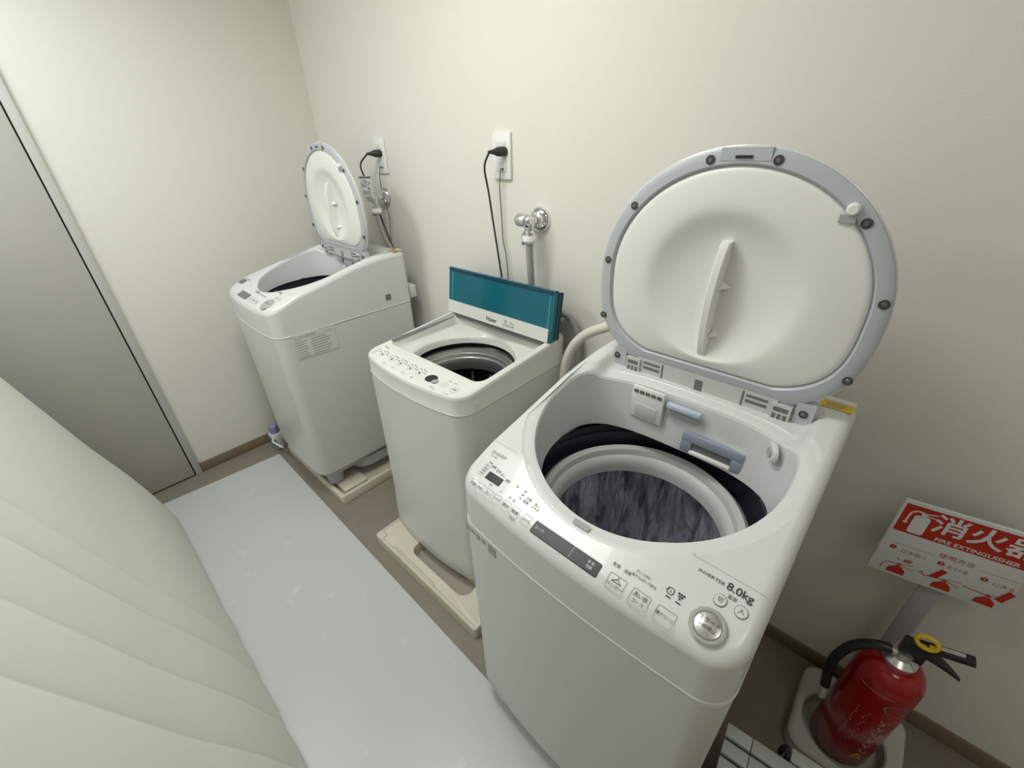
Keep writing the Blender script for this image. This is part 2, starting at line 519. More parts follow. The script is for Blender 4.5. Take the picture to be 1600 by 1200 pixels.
    for z, r in [(zb + 0.662, 0.193), (zb + 0.655, 0.215), (zb + 0.60, 0.222), (zb + 0.34, 0.222), (zb + 0.325, 0.215)]:
        lp = []
        for i in range(n):
            rr = r * rs * (1 - (0.035 if (i % 8 == 0 and r > 0.216) else 0.0))
            lp.append((tc[0] + rr * math.cos(2 * PI * i / n), tc[1] + rr * math.sin(2 * PI * i / n), z))
        loops.append(lp)
    finish('drum', loft(loops, False, True), 'drum_steel', T)
    bm = lathe([(0.19 * rs, zb + 0.33), (0.18 * rs, zb + 0.345), (0.08 * rs, zb + 0.345), (0.06 * rs, zb + 0.375), (0.03 * rs, zb + 0.385)], 48, c=(tc[0], tc[1], 0), cap1=True)
    for k in range(4):
        a = PI / 2 * k + 0.4
        box(bm, (tc[0] + 0.11 * rs * math.cos(a), tc[1] + 0.11 * rs * math.sin(a), zb + 0.355), (0.13 * rs, 0.035, 0.03), 0.01, 2, Matrix.Rotation(a, 4, 'Z'))
    finish('pulsator', bm, 'grey_plastic', T)
    # fittings on the flat rear wall of the funnel
    yb = 0.4775 * kd
    k = kx
    fr = lambda u, v: (u * k, yb - 0.002, zb + v)
    P = thing_part_frame = None
    if right_model:
        bm = bmesh.new()
        box(bm, (-0.099 * k, yb - 0.003, zb + 0.873), (0.086, 0.010, 0.092), 0.004)
        DD = finish('softener_tray', bm, 'white_plastic', T)
        bm = bmesh.new(); lp = rrect(-0.13 * k, -0.073 * k, 0.838, 0.873, 0.010)
        box(bm, (-0.099 * k, yb - 0.0085, zb + 0.852), (0.058, 0.002, 0.036), 0.0008)
        finish('finger_recess', bm, 'grey_light', DD)
        bm = bmesh.new()
        for i in range(5):
            box(bm, ((-0.130 + i * 0.0155) * k, yb - 0.009, zb + 0.906), (0.011, 0.002, 0.008))
        finish('vent_slots', bm, 'grey_dark', DD)
        bm = bmesh.new(); box(bm, (-0.006 * k, yb - 0.006, zb + 0.897), (0.082, 0.016, 0.013), 0.003)
        S = finish('detergent_flap', bm, 'blue_pale', T)
        finish('flap_recess', bx((-0.006 * k, yb - 0.002, zb + 0.880), (0.078, 0.008, 0.024), 0.002), 'grey_plastic', S)
        bm = bmesh.new()
        box(bm, (0.075 * k, yb - 0.006, zb + 0.831), (0.142, 0.012, 0.024), 0.003)
        box(bm, (0.016 * k, yb - 0.006, zb + 0.805), (0.026, 0.012, 0.036), 0.003)
        box(bm, (0.134 * k, yb - 0.006, zb + 0.805), (0.026, 0.012, 0.036), 0.003)
        S = finish('lint_filter', bm, 'blue_grey', T)
        finish('filter_slot', bx((0.075 * k, yb - 0.003, zb + 0.806), (0.092, 0.008, 0.026), 0.002), 'grey_dark', S)
        finish('filter_sill', bx((0.075 * k, yb - 0.008, zb + 0.793), (0.096, 0.014, 0.010), 0.003), 'white_plastic', S)
        bm = bmesh.new()
        for i in range(9):
            put_rect(bm, 0.055 + 0.004 * i, 0.898 - i * 0.005, 0.130 + 0.002 * i, 0.8985 - i * 0.005, lambda u, v: (u * k, yb - 0.0035, zb + v))
        finish('moulded_text', bm, 'grey_light', T)
        # water inlet cap at the right of the wall
        mt = Matrix.Rotation(math.radians(-60), 4, 'Z') @ Matrix.Rotation(PI / 2, 4, 'X')
        cc = (0.196 * k, 0.447 * kd, zb + 0.893)
        bm = bmesh.new(); lathe([(0.022, -0.002), (0.022, 0.004), (0.018, 0.007)], 24, bm, cc, True, True, mt)
        cap = finish('spout_cap', bm, 'white_gloss', T)
        bm = bmesh.new(); lathe([(0.011, 0.0075), (0.010, 0.0095)], 20, bm, cc, True, True, mt)
        finish('spout_screen', bm, 'grey_plastic', cap)
    else:
        for (u0, u1, v0, v1) in ((-0.10, -0.05, 0.89, 0.91), (-0.02, 0.06, 0.875, 0.905), (-0.03, 0.03, 0.80, 0.85)):
            finish('dispenser_slot', bx(((u0 + u1) / 2 * k, yb - 0.002, zb + (v0 + v1) / 2), ((u1 - u0) * k, 0.010, v1 - v0), 0.003), 'grey_plastic', T)
    # warning sticker behind the hinge
    bm = bmesh.new(); put_rect(bm, 0.232 * kx, 0.585 * kd, 0.290 * kx, 0.618 * kd, surf)
    ST = finish('warning_sticker', bm, 'yellow_paper', T)
    bm = bmesh.new()
    for i in range(3): put_rect(bm, 0.24 * kx, (0.592 + i * 0.008) * kd, (0.27 + 0.004 * i) * kx, (0.5945 + i * 0.008) * kd, lambda u, v: (u, v, zt(v) + 0.0018))
    finish('sticker_print', bm, 'ink_pale', ST)
    bm = bmesh.new(); put_rect(bm, 0.232 * kx, 0.620 * kd, 0.290 * kx, 0.640 * kd, surf)
    finish('care_sticker', bm, 'white_paper', T)
    # lock slots in the deck
    bm = bmesh.new()
    sl = lambda u, v: (u, v, zt(v) - 0.0035 - drop)
    put_rect(bm, -0.022 * kx, 0.052 * kd, 0.012 * kx, 0.062 * kd, surf)
    finish('sensor_window', bm, 'ink_pale', T)
    bm = bmesh.new(); put_poly(bm, [(0.162 * kx, 0.098 * kd), (0.177 * kx, 0.096 * kd), (0.186 * kx, 0.112 * kd), (0.176 * kx, 0.116 * kd)], lambda u, v: (u, v, zt(v) - 0.0004))
    finish('lock_slot', bm, 'grey_plastic', T)
    return T, dict(zt=zt, kx=kx, kd=kd, hw=hw, w=w, d=d, zb=zb, zs=zs, surf=surf)

def drum_lid(T, c, s, ang, z):
    """open lid, hinged at (0, c, z); local u to the right, v up the lid, n to the front"""
    A = math.radians(ang)
    du = Vector((1, 0, 0)); dv = Vector((0, -math.cos(A), math.sin(A))); dn = Vector((0, -math.sin(A), -math.cos(A)))
    o = Vector((0, c, z))
    W = lambda u, v, n: tuple(o + du * u * s + dv * v * s + dn * n * s)
    def outline(cx, cy, rx, rt, rb, n, vmin, m=144):
        pts = []
        for i in range(m):
            a = 2 * PI * i / m
            cc, ss = math.cos(a), math.sin(a)
            if ss >= 0: pts.append((cx + rx * cc, cy + rt * ss))
            else:
                x = cx + rx * math.copysign(abs(cc) ** (2 / n), cc); y = cy - rb * abs(ss) ** (2 / n)
                pts.append((x, max(y, vmin)))
        return pts
    cen = (0, 0.225)
    O = Polar(outline(-0.005, 0.215, 0.289, 0.283, 0.235, 2.7, 0.012), cen)
    I = Polar(outline(-0.003, 0.225, 0.247, 0.232, 0.185, 3.2, 0.050), cen)
    an = angles_of([O, I], 144)
    def lp(pol, k, n): return [W(*pol.at(a, k), n) for a in an]
    shell = loft([lp(O, 0.04, -0.034), lp(O, 0.80, -0.031), lp(O, 0.95, -0.024), lp(O, 1.0, -0.010), lp(O, 1.002, -0.002), lp(O, 0.99, 0.0)], True, False)
    L = finish('lid', shell, 'white_gloss', T)
    rim = [lp(O, 0.995, -0.002), lp(O, 0.99, 0.004), lp(O, 0.975, 0.0065)]
    def between(t, n):
        r = []
        for a in an:
            p = O.at(a, 0.975); q = I.at(a, 1.05)
            r.append(W(p[0] + (q[0] - p[0]) * t, p[1] + (q[1] - p[1]) * t, n))
        return r
    rim += [between(0.5, 0.008), between(0.95, 0.0085), lp(I, 1.045, 0.006), lp(I, 1.035, 0.000), lp(I, 0.99, -0.002)]
    finish('lid_rim', loft(rim), 'grey_rim', L)
    # inner panel with round dish
    dish = Polar([(0.155 * math.cos(2 * PI * i / 72) - 0.005, 0.225 + 0.157 * math.sin(2 * PI * i / 72)) for i in range(72)], cen)
    pan = [lp(I, 1.03, -0.001), lp(I, 1.022, 0.004), lp(I, 1.0, 0.0065), lp(I, 0.975, 0.0075)]
    for t, n in ((0.25, 0.0095), (0.5, 0.011), (0.75, 0.0115), (0.9, 0.0105), (1.0, 0.0085)):
        r = []
        for a in an:
            p = I.at(a, 0.975); q = dish.at(a)
            r.append(W(p[0] + (q[0] - p[0]) * t, p[1] + (q[1] - p[1]) * t, n))
        pan.append(r)
    for k, n in ((0.93, 0.0045), (0.82, -0.003), (0.66, -0.010), (0.45, -0.0155), (0.2, -0.018), (0.03, -0.0185)):
        pan.append([W(*dish.at(a, k), n) for a in an])
    finish('inner_panel', loft(pan, False, True), 'white_plastic', L, sharp=60)
    # upright grip bar across the dish
    prof_h = []
    m = 24
    for i in range(m + 1):
        t = i / m
        v = 0.068 + (0.328 - 0.068) * t
        u = -0.0125 - 0.004 * math.sin(PI * t) + 0.006 * t
        top = 0.004 + 0.020 * math.sin(PI * min(1, max(0, t))) ** 0.6
        hwid = 0.0095
        bot = -0.024
        prof_h.append([W(u - hwid, v, bot), W(u - hwid, v, top - 0.003), W(u - hwid + 0.003, v, top), W(u + hwid - 0.003, v, top), W(u + hwid, v, top - 0.003), W(u + hwid, v, bot)])
    H = finish('grip_bar', loft(prof_h, True, True), 'white_plastic', L)
    bm = bmesh.new()
    for v in (0.235, 0.125):
        V = [bm.verts.new(W(*p)) for p in ((-0.002, v, 0.008), (-0.002, v + 0.010, -0.013), (0.016, v - 0.003, -0.014), (-0.002, v - 0.005, 0.008))]
        bm.faces.new((V[0], V[1], V[2])); bm.faces.new((V[0], V[2], V[3])); bm.faces.new((V[0], V[3], V[1])); bm.faces.new((V[1], V[3], V[2]))
    finish('grip_rib', bm, 'white_plastic', H)
    # screws in the rim
    for u, v in ((-0.064, 0.474), (0.053, 0.474), (-0.214, 0.383), (-0.272, 0.255), (-0.276, 0.110), (0.205, 0.383), (0.268, 0.258), (0.262, 0.105), (-0.225, 0.006), (0.215, 0.006)):
        bm = bmesh.new()
        mtx = Matrix((( *du, 0), (*dv, 0), (*dn, 0), (0, 0, 0, 1))).transposed()
        lathe([(0.0085 * s, 0.0), (0.0085 * s, 0.0015)], 16, bm, W(u, v, 0.0080), True, True, mtx)
        sc_ = finish('screw_well', bm, 'well_dark', L)
        bm = bmesh.new(); lathe([(0.0046 * s, 0.0), (0.0036 * s, 0.0012)], 14, bm, W(u, v, 0.0096), True, True, mtx)
        finish('screw', bm, 'screw_steel', sc_)
    # latch at the top
    def wbox(bm, u0, v0, u1, v1, n0, n1):
        V = [bm.verts.new(W(*p)) for p in ((u0, v0, n0), (u1, v0, n0), (u1, v1, n0), (u0, v1, n0), (u0, v0, n1), (u1, v0, n1), (u1, v1, n1), (u0, v1, n1))]
        for f in ((0, 3, 2, 1), (4, 5, 6, 7), (0, 1, 5, 4), (1, 2, 6, 5), (2, 3, 7, 6), (3, 0, 4, 7)): bm.faces.new([V[i] for i in f])
    bm = bmesh.new(); wbox(bm, -0.046, 0.473, 0.041, 0.4945, 0.0, 0.0092)
    LT = finish('latch_plate', bm, 'grey_rim', L)
    bm = bmesh.new(); wbox(bm, -0.019, 0.477, 0.010, 0.482, 0.009, 0.0115)
    finish('latch_slot', bm, 'black_plastic', LT)
    bm = bmesh.new()
    lathe([(0.010 * s, 0.0), (0.010 * s, 0.009 * s), (0.007 * s, 0.013 * s)], 16, bm, W(0.182, 0.404, 0.006), True, True, Matrix(((*du, 0), (*dv, 0), (*dn, 0), (0, 0, 0, 1))).transposed())
    pn = finish('lock_peg', bm, 'white_plastic', L)
    bm = bmesh.new(); wbox(bm, 0.166, 0.382, 0.190, 0.394, 0.006, 0.0115)
    finish('peg_base', bm, 'grey_plastic', pn)
    # hinge strip below the lid
    bm = bmesh.new(); wbox(bm, -0.165, -0.022, 0.165, 0.020, -0.006, 0.008)
    HG = finish('hinge_strip', bm, 'grey_light', T)
    bm = bmesh.new()
    for sg in (-1, 1):
        wbox(bm, sg * 0.175 - 0.019, -0.030, sg * 0.175 + 0.019, 0.014, -0.004, 0.014)
    finish('hinge_clip', bm, 'grey_light', HG)
    bm = bmesh.new()
    for sg in (-1, 1):
        for k in range(3):
            wbox(bm, sg * 0.175 - 0.014 + k * 0.0105, -0.027, sg * 0.175 - 0.007 + k * 0.0105, -0.008, 0.013, 0.0146)
        wbox(bm, sg * 0.175 - 0.014, -0.002, sg * 0.175 + 0.014, 0.008, 0.013, 0.0146)
        wbox(bm, sg * 0.125 - 0.022, -0.008, sg * 0.125 + 0.022, -0.001, 0.007, 0.0088)
        wbox(bm, sg * 0.125 - 0.022, 0.006, sg * 0.125 + 0.022, 0.012, 0.007, 0.0088)
        wbox(bm, sg * 0.096 - 0.002, -0.020, sg * 0.096 + 0.002, 0.018, 0.007, 0.0088)
    wbox(bm, -0.012, -0.020, 0.006, 0.008, 0.007, 0.0088)
    finish('hinge_slots', bm, 'grey_dark', HG)
    bm = bmesh.new()
    for sg in (-1, 1): wbox(bm, sg * 0.216 - 0.017, -0.022, sg * 0.216 + 0.017, 0.030, -0.016, 0.0072)
    finish('hinge_arm', bm, 'grey_rim', HG)

# ---- right machine
RW, g = drum_washer('washing_machine', 'large white top-loading washer with round lid open and dark display, beside the fire extinguisher', (2.215, -0.795, 0), -0.014, 0.600, 0.645, 0.068, 0.003, True)
drum_lid(RW, 0.533, 1.0, 88, 1.018)
S2 = g['surf']
ink = bmesh.new(); inkp = bmesh.new(); lines = bmesh.new()
def hi(u, v): x, y, z = S2(u, v); return (x, y, z + 0.0006)
put_text(inkp, 'SHARP', -0.248, 0.088, 0.0115, S2, 1.25)
put_text(inkp, 'ES-TX8', -0.255, 0.0795, 0.006, S2, 1.0)
put_text(ink, 'INVERTER', 0.2115, 0.0955, 0.0068, S2, 1.35)
put_text(ink, '8.0kg', 0.2535, 0.0965, 0.0160, S2, 1.12, bold=0.0002)
put_text(ink, '電源', 0.2475, 0.0835, 0.0065, S2)
put_text(ink, '予約', -0.250, 0.064, 0.006, S2)
for i, tx in enumerate(('標準', '毛布', 'おしゃれ')): put_text(ink, tx[:2], -0.236 + i * 0.016, 0.060 - 0.002 * i, 0.0068, S2)
for i in range(4): put_text(ink, ('念入', '快速', '時短', '予約')[i], -0.251, 0.0555 - i * 0.0062, 0.0050, S2)
put_outline(lines, -0.259, 0.0325, -0.2435, 0.0590, S2, 0.0005)
put_text(ink, '残り', -0.212, 0.0265, 0.005, S2)
put_text(ink, '温度', -0.187, 0.0515, 0.0065, S2)
for i, tx in enumerate(('-', '-', '-', '+')): put_text(ink, tx, -0.186 + 0.001 * i, 0.0455 - i * 0.0062, 0.007, S2)
for i, tx in enumerate(('高', '-', '-', '低')): put_text(ink, tx, -0.160 + 0.0008 * i, 0.0525 - i * 0.0085, 0.0055, S2)
for i, tx in enumerate(('40', '30', '15')): put_text(ink, tx, -0.1385, 0.0530 - i * 0.0080, 0.0066, S2)
put_text(ink, '回', -0.146, 0.026, 0.0055, S2)
put_text(ink, '洗濯', -0.1215, 0.0440, 0.0068, S2); put_text(ink, '乾燥', -0.1235, 0.0362, 0.0068, S2)
put_text(ink, '洗い', -0.099, 0.0425, 0.0072, S2); put_text(ink, 'すすぎ', -0.0985, 0.0350, 0.0066, S2)
put_text(ink, '風呂水', -0.125, -0.0030, 0.0048, S2)
for i, (x, tx) in enumerate(((-0.251, '水量'), (-0.229, '予約'), (-0.205, '洗い'), (-0.180, 'すすぎ'), (-0.154, '脱水'), (-0.129, '乾燥'), (-0.099, 'ふろ水'))):
    put_outline(lines, x - 0.0098, 0.0005, x + 0.0098, 0.0195, S2, 0.0006)
    put_text(ink, tx, x, 0.010, 0.0078 if len(tx) == 2 else 0.0058, S2)
for x0, x1, tx in ((0.082, 0.113, ('', 'ハンガー')), (0.124, 0.155, ('洗い技', 'コース')), (0.166, 0.197, ('槽クリーン',))):
    put_outline(lines, x0, -0.004, x1, 0.0205, S2, 0.0009, 0.0025)
    xm = (x0 + x1) / 2
    if len(tx) == 1: put_text(ink, tx[0], xm, 0.009, 0.0064, S2, 0.9)
    else:
        put_text(ink, tx[0] or ' ', xm, 0.0125, 0.0082, S2)
        put_text(ink, tx[1], xm, 0.0030, 0.0072, S2)
# coat-hanger mark
put_stroke(ink, [(0.0975, 0.0185), (0.0985, 0.0165), (0.0975, 0.0150), (0.0890, 0.0095), (0.1060, 0.0095), (0.0975, 0.0150)], 0.0010, S2)
put_text(ink, '乾燥', 0.084, 0.0325, 0.0068, S2); put_text(ink, '消臭', 0.1045, 0.0325, 0.0068, S2)
put_text(ink, 'ガンコ汚れ', 0.127, 0.0430, 0.0052, S2); put_text(ink, '刷り込み', 0.122, 0.0355, 0.0055, S2); put_text(ink, 'シワ抑え', 0.143, 0.0355, 0.0055, S2)
# two pictograms: an ion mark and a bunch of dots, each over a dash
put_outline(ink, 0.1665, 0.0400, 0.1775, 0.0505, S2, 0.0011, 0.0035); put_text(ink, 'e', 0.1725, 0.0452, 0.0062, S2)
put_stroke(ink, [(0.1650, 0.0440), (0.1690, 0.0480)], 0.0009, S2)
for i, n in enumerate((3, 2, 1)):
    for q in range(n): put_ring(ink, 0.1880 + (q - (n - 1) / 2) * 0.0040, 0.0490 - i * 0.0036, 0.0017, 0, S2, 10)
put_rect(ink, 0.1685, 0.0350, 0.1765, 0.0368, S2); put_rect(ink, 0.1845, 0.0350, 0.1925, 0.0368, S2)
finish('panel_lettering', ink, 'ink', RW); finish('pale_lettering', inkp, 'ink_pale', RW); finish('button_outline', lines, 'ink_pale', RW)
bm = bmesh.new(); put_rect(bm, -0.237, 0.0325, -0.196, 0.0495, S2, 0.0012)
finish('time_display', bm, 'black_gloss', RW)
lp = [p for p in rrect(-0.0805, 0.0655, -0.0018, 0.0205, 0.003, k=4)][:20]
bm = loft([[(x, y, S2(x, y)[2] - 0.002) for x, y in lp], [(x, y, S2(x, y)[2] + 0.0004) for x, y in lp]], False, True)
DSP = finish('course_display', bm, 'black_gloss', RW)
bm = bmesh.new()
put_text(bm, 'コース', -0.066, 0.0095, 0.0072, hi); put_text(bm, '洗 乾', 0.0475, 0.0125, 0.0062, hi); put_text(bm, '切換', 0.0475, 0.0050, 0.0062, hi)
put_rect(bm, 0.0080, -0.0012, 0.0085, 0.0198, hi)
finish('display_lettering', bm, 'ink_white', DSP)
# start button and the two power buttons
def tilt_disc(u, v, prof_pts, n=40):
    x, y, z = S2(u, v); a = math.atan2(S2(u, v + 0.01)[2] - S2(u, v - 0.01)[2], 0.02)
    return lathe(prof_pts, n, c=(x, y, z), cap1=True, mtx=Matrix.Rotation(a, 4, 'X'))
SB = finish('start_button_ring', tilt_disc(0.2355, 0.0320, [(0.0262, -0.001), (0.0262, 0.0030), (0.0245, 0.0046), (0.0205, 0.0046), (0.0185, 0.0022)]), 'silver', RW)
finish('start_button', tilt_disc(0.2355, 0.0320, [(0.0185, 0.0018), (0.0180, 0.0040), (0.0160, 0.0048)]), 'brushed', SB)
bm = bmesh.new()
up = lambda u, v: (S2(u, v)[0], S2(u, v)[1] - 0.0018, S2(u, v)[2] + 0.0064)
put_text(bm, 'スタート', 0.2355, 0.0368, 0.0084, up); put_text(bm, '一時停止', 0.2355, 0.0275, 0.0068, up)
finish('start_lettering', bm, 'ink', SB)
for u, v, tx in ((0.2350, 0.0725, '切'), (0.2645, 0.0735, '入')):
    B = finish('power_button', tilt_disc(u, v, [(0.0088, -0.001), (0.0086, 0.0012), (0.0078, 0.0018)], 28), 'white_gloss', RW)
    bm = bmesh.new(); put_ring(bm, u, v, 0.0093, 0.0088, S2); put_text(bm, tx, u, v, 0.0086, lambda a, b: (S2(a, b)[0], S2(a, b)[1] - 0.0007, S2(a, b)[2] + 0.0022))
    finish('button_mark', bm, 'ink', B)
# pale sticker marks and model strip on the cabinet front under the seam
def front_pt(x, z, hw, bow, off=0.0):
    return (x, 0.0020 - bow * max(0, 1 - (x / hw) ** 2) - off, z)
fr = lambda u, v: front_pt(u, v, 0.3, 0.0178, 0.001)
bm = bmesh.new()
put_rect(bm, -0.195, 0.752, -0.170, 0.778, fr)
for i in range(4): put_rect(bm, -0.275 + i * 0.019, 0.760 + 0.003 * (i % 2), -0.262 + i * 0.019, 0.774, fr)
finish('front_sticker', bm, 'ink_pale', RW)
bm = bmesh.new()
fk = lambda u, v: (u, 0.0052 - 0.0178 * max(0, 1 - (u / 0.3) ** 2) - 0.0008, v)
for a0, a1 in ((-0.262, -0.215), (-0.205, -0.160)): put_stroke(bm, [(a0 + (a1 - a0) * k / 4, 0.112) for k in range(5)], 0.003, fk)
put_stroke(bm, [(-0.262 + 0.102 * k / 8, 0.096) for k in range(9)], 0.0015, fk)
finish('kick_groove', bm, 'grey_plastic', RW)

# ---- left machine (in the corner), standing in its pan
LW, gl = drum_washer('washing_machine', 'white top-loading washer with round lid open, in the room corner beside the grey door', (0.513, -0.719, 0.048), -0.020, 0.526, 0.639, 0.108, 0.002, False)
drum_lid(LW, 0.468, 0.905, 89, 0.108 + 0.944)
S2 = gl['surf']
ink = bmesh.new(); lines = bmesh.new()
kx = gl['kx']
for i in range(5): put_text(ink, ('洗い', '水量', '脱水', '標準', '予約')[i], -0.215 + 0.022 * (i % 3), 0.085 - 0.016 * (i // 3), 0.0085, S2)
put_text(ink, '5.5kg', 0.150, 0.098, 0.015, S2, 1.2); put_text(ink, 'INVERTER', 0.105, 0.098, 0.007, S2, 1.2)
for i in range(4): put_text(ink, ('毛布', '快速', '節水', '乾燥')[i], 0.020 + 0.025 * i, 0.052, 0.0085, S2)
for i in range(3):
    x = 0.022 + 0.036 * i
    put_outline(lines, x - 0.014, 0.004, x + 0.014, 0.028, S2, 0.0009); put_text(ink, ('洗', '槽', '乾')[i], x, 0.016, 0.012, S2)
put_outline(lines, 0.165, 0.062, 0.185, 0.078, S2, 0.0009); put_outline(lines, 0.195, 0.062, 0.215, 0.078, S2, 0.0009)
put_text(ink, '切', 0.175, 0.070, 0.010, S2); put_text(ink, '入', 0.205, 0.070, 0.010, S2)
finish('panel_lettering', ink, 'ink', LW); finish('button_outline', lines, 'ink_pale', LW)
bm = bmesh.new(); put_rect(bm, -0.235, 0.052, -0.190, 0.080, S2); finish('time_display', bm, 'grey_dark', LW)
bm = bmesh.new(); put_rect(bm, -0.110, 0.002, -0.005, 0.032, S2); finish('course_display', bm, 'grey_dark', LW)
SB = finish('start_button_ring', tilt_disc(0.180, 0.030, [(0.030, -0.001), (0.030, 0.003), (0.027, 0.0045), (0.022, 0.004)]), 'silver', LW)
bm = bmesh.new(); put_text(bm, 'スタート', 0.180, 0.031, 0.010, lambda u, v: (S2(u, v)[0], S2(u, v)[1], S2(u, v)[2] + 0.0050)); finish('start_lettering', bm, 'ink', SB)
# rating plate on the right side, small dark mark, rear bracket
sd = lambda y, z: (0.263 + 0.0004, y, z)
bm = bmesh.new(); put_rect(bm, 0.058, 0.752, 0.235, 0.858, lambda u, v: sd(u, v - 0.028 - 0.02 * (u - 0.058)))
RP = finish('rating_plate', bm, 'plate_paper', LW)
bm = bmesh.new()
f2 = lambda u, v: (sd(u, v)[0] + 0.0006, u, v - 0.028)
put_text(bm, 'タテ型洗濯乾燥機', 0.105, 0.845, 0.011, f2); put_text(bm, 'AC100V', 0.200, 0.842, 0.010, f2)
for i in range(7):
    put_rect(bm, 0.066, 0.758 + i * 0.011, 0.110 - 0.006 * (i % 3), 0.7615 + i * 0.011, f2); put_rect(bm, 0.125, 0.758 + i * 0.011, 0.190 + 0.010 * (i % 3), 0.7615 + i * 0.011, f2)
put_outline(bm, 0.061, 0.754, 0.232, 0.838, f2, 0.001, 0.002)
finish('plate_print', bm, 'ink_pale', RP)
finish('lock_cover', bx((0.2622, 0.510, 0.877), (0.004, 0.026, 0.026), 0.001), 'grey_dark', LW)
finish('rear_bracket', bx((0.0, 0.655, 0.867), (0.50, 0.034, 0.060), 0.004), 'white_steel', LW)

# ------------------------------------------------------------------ middle machine
def middle_washer():
    T = thing('washing_machine', 'small white top-loading washer with teal folding lid, standing between the two round-lidded ones', 'washing machine', (1.407, -0.560, 0.0555), 0.0, 'washing machines along the wall')
    hw, d, bow = 0.2675, 0.515, 0.034
    Z = lambda z: z - 0.055
    zt = lambda y: Z(0.887) + 0.040 * max(0, y - 0.02) / 0.50
    def out(i, hx=hw, r=0.03, rf=0.05): return rrect(-hx + i, hx - i, i, d - i, r, bow, rf=rf)
    zs = Z(0.820)
    loops = []
    for z, i in [(0.0, -0.004), (0.02, -0.012), (0.06, -0.011), (0.20, -0.004), (zs - 0.005, 0.0012), (zs - 0.003, 0.008)]:
        loops.append([(x, y, z) for x, y in out(i)])
    finish('cabinet', loft(loops, True, False), 'white_steel', T)
    # top: outer skirt, narrow rim, front panel, basin and round mouth
    cen = (0.0, 0.27)
    outs = {i: Polar(out(i, r=max(0.03 - i, 0.008), rf=max(0.05 - i, 0.02)), cen) for i in (0.0, 0.0007, 0.002, 0.005, 0.012, 0.018)}
    basin = Polar(rrect(-hw + 0.022, hw - 0.022, 0.095, 0.445, 0.035), cen)
    basin_in = Polar(rrect(-hw + 0.030, hw - 0.030, 0.108, 0.440, 0.040), cen)
    hc = (0.0, 0.236); hr = 0.197
    hole = Polar([(hc[0] + hr * math.cos(2 * PI * i / 120), max(0.1125, hc[1] + hr * math.sin(2 * PI * i / 120))) for i in range(120)], cen)
    A = angles_of([outs[0.0], basin, hole], 144)
    L = lambda P, zf, s=1.0: [(*(q := P.at(a, s)), zf(q[1]) if callable(zf) else zf) for a in A]
    loops = [L(outs[0.012], zs - 0.004), L(outs[0.0007], zs - 0.003), L(outs[0.0], zs), L(outs[0.002], zs + 0.005), L(outs[0.002], lambda y: zt(y) - 0.016),
             L(outs[0.002], lambda y: zt(y) - 0.010), L(outs[0.005], lambda y: zt(y) - 0.004), L(outs[0.012], lambda y: zt(y) - 0.0006), L(outs[0.018], zt)]
    def between(P, Q, t, zf):
        r = []
        for a in A:
            p, q = P.at(a), Q.at(a); x = p[0] + (q[0] - p[0]) * t; y = p[1] + (q[1] - p[1]) * t
            r.append((x, y, zf(y)))
        return r
    for t in (0.3, 0.6, 0.95): loops.append(between(outs[0.018], basin, t, zt))
    loops += [L(basin, lambda y: zt(y) - 0.001), L(basin, lambda y: zt(y) - 0.005)]
    zb_ = lambda y: Z(0.868)
    loops.append(L(basin_in, lambda y: zt(y) - 0.022))
    for t, z in ((0.1, Z(0.868)), (0.4, Z(0.861)), (0.75, Z(0.852)), (0.92, Z(0.848))):
        loops.append(between(basin_in, hole, t, lambda y, z=z: z))
    loops += [L(hole, Z(0.843)), L(hole, Z(0.832), 0.99), L(hole, Z(0.822), 0.975)]
    finish('top_cover', loft(loops), 'white_warm', T)
    c3 = (hc[0], hc[1], 0)
    finish('tub_gasket', lathe([(0.192, Z(0.824)), (0.204, Z(0.818)), (0.208, Z(0.800)), (0.196, Z(0.785))], 64, c=c3), 'black_plastic', T)
    finish('balance_ring', lathe([(0.198, Z(0.74)), (0.200, Z(0.790)), (0.194, Z(0.800)), (0.184, Z(0.796)), (0.181, Z(0.785)), (0.175, Z(0.783)), (0.172, Z(0.770)), (0.165, Z(0.768)), (0.162, Z(0.755)), (0.162, Z(0.72))], 72, c=c3), 'brushed', T)
    finish('drum', lathe([(0.162, Z(0.722)), (0.182, Z(0.715)), (0.187, Z(0.66)), (0.187, Z(0.44)), (0.177, Z(0.42))], 64, c=c3, cap1=True), 'black_gloss', T)
    bm = bmesh.new()
    for i in range(14):
        a = 2 * PI * i / 14
        tube([(hc[0] + 0.183 * math.cos(a), hc[1] + 0.183 * math.sin(a), Z(0.45)), (hc[0] + 0.183 * math.cos(a), hc[1] + 0.183 * math.sin(a), Z(0.70))], 0.006, 8, 1, bm)
    finish('drum_ribs', bm, 'grey_dark', T)
    # grey inner strip on the left rim
    finish('rim_strip', bx((-hw + 0.0265, 0.265, zt(0.265) - 0.009), (0.004, 0.32, 0.012), 0.001), 'grey_plastic', T)
    # control panel marks
    S = lambda u, v: (u, v, zt(v) + 0.0010)
    ink = bmesh.new(); pale = bmesh.new()
    for i, x in enumerate((-0.181, -0.122, -0.070, -0.014, 0.036)):
        put_ring(pale, x, 0.025, 0.0120, 0.0112, S); put_ring(ink, x, 0.025, 0.0042, 0, S, 12)
        put_text(pale, ('コース', '水位', '洗い', 'すすぎ', '脱水')[i], x + 0.005, -0.010, 0.0085, S)
        for k in range(5):
            a = math.radians(20 + k * 35)
            put_rect(ink, x + 0.021 * math.cos(a) - 0.004, 0.026 + 0.021 * math.sin(a) - 0.0012, x + 0.021 * math.cos(a) + 0.004, 0.026 + 0.021 * math.sin(a) + 0.0012, S)
    for i, tx in enumerate(('標準', 'お急ぎ', '毛布', 'ドライ')): put_text(pale, tx, -0.222, 0.040 - 0.011 * i, 0.008, S)
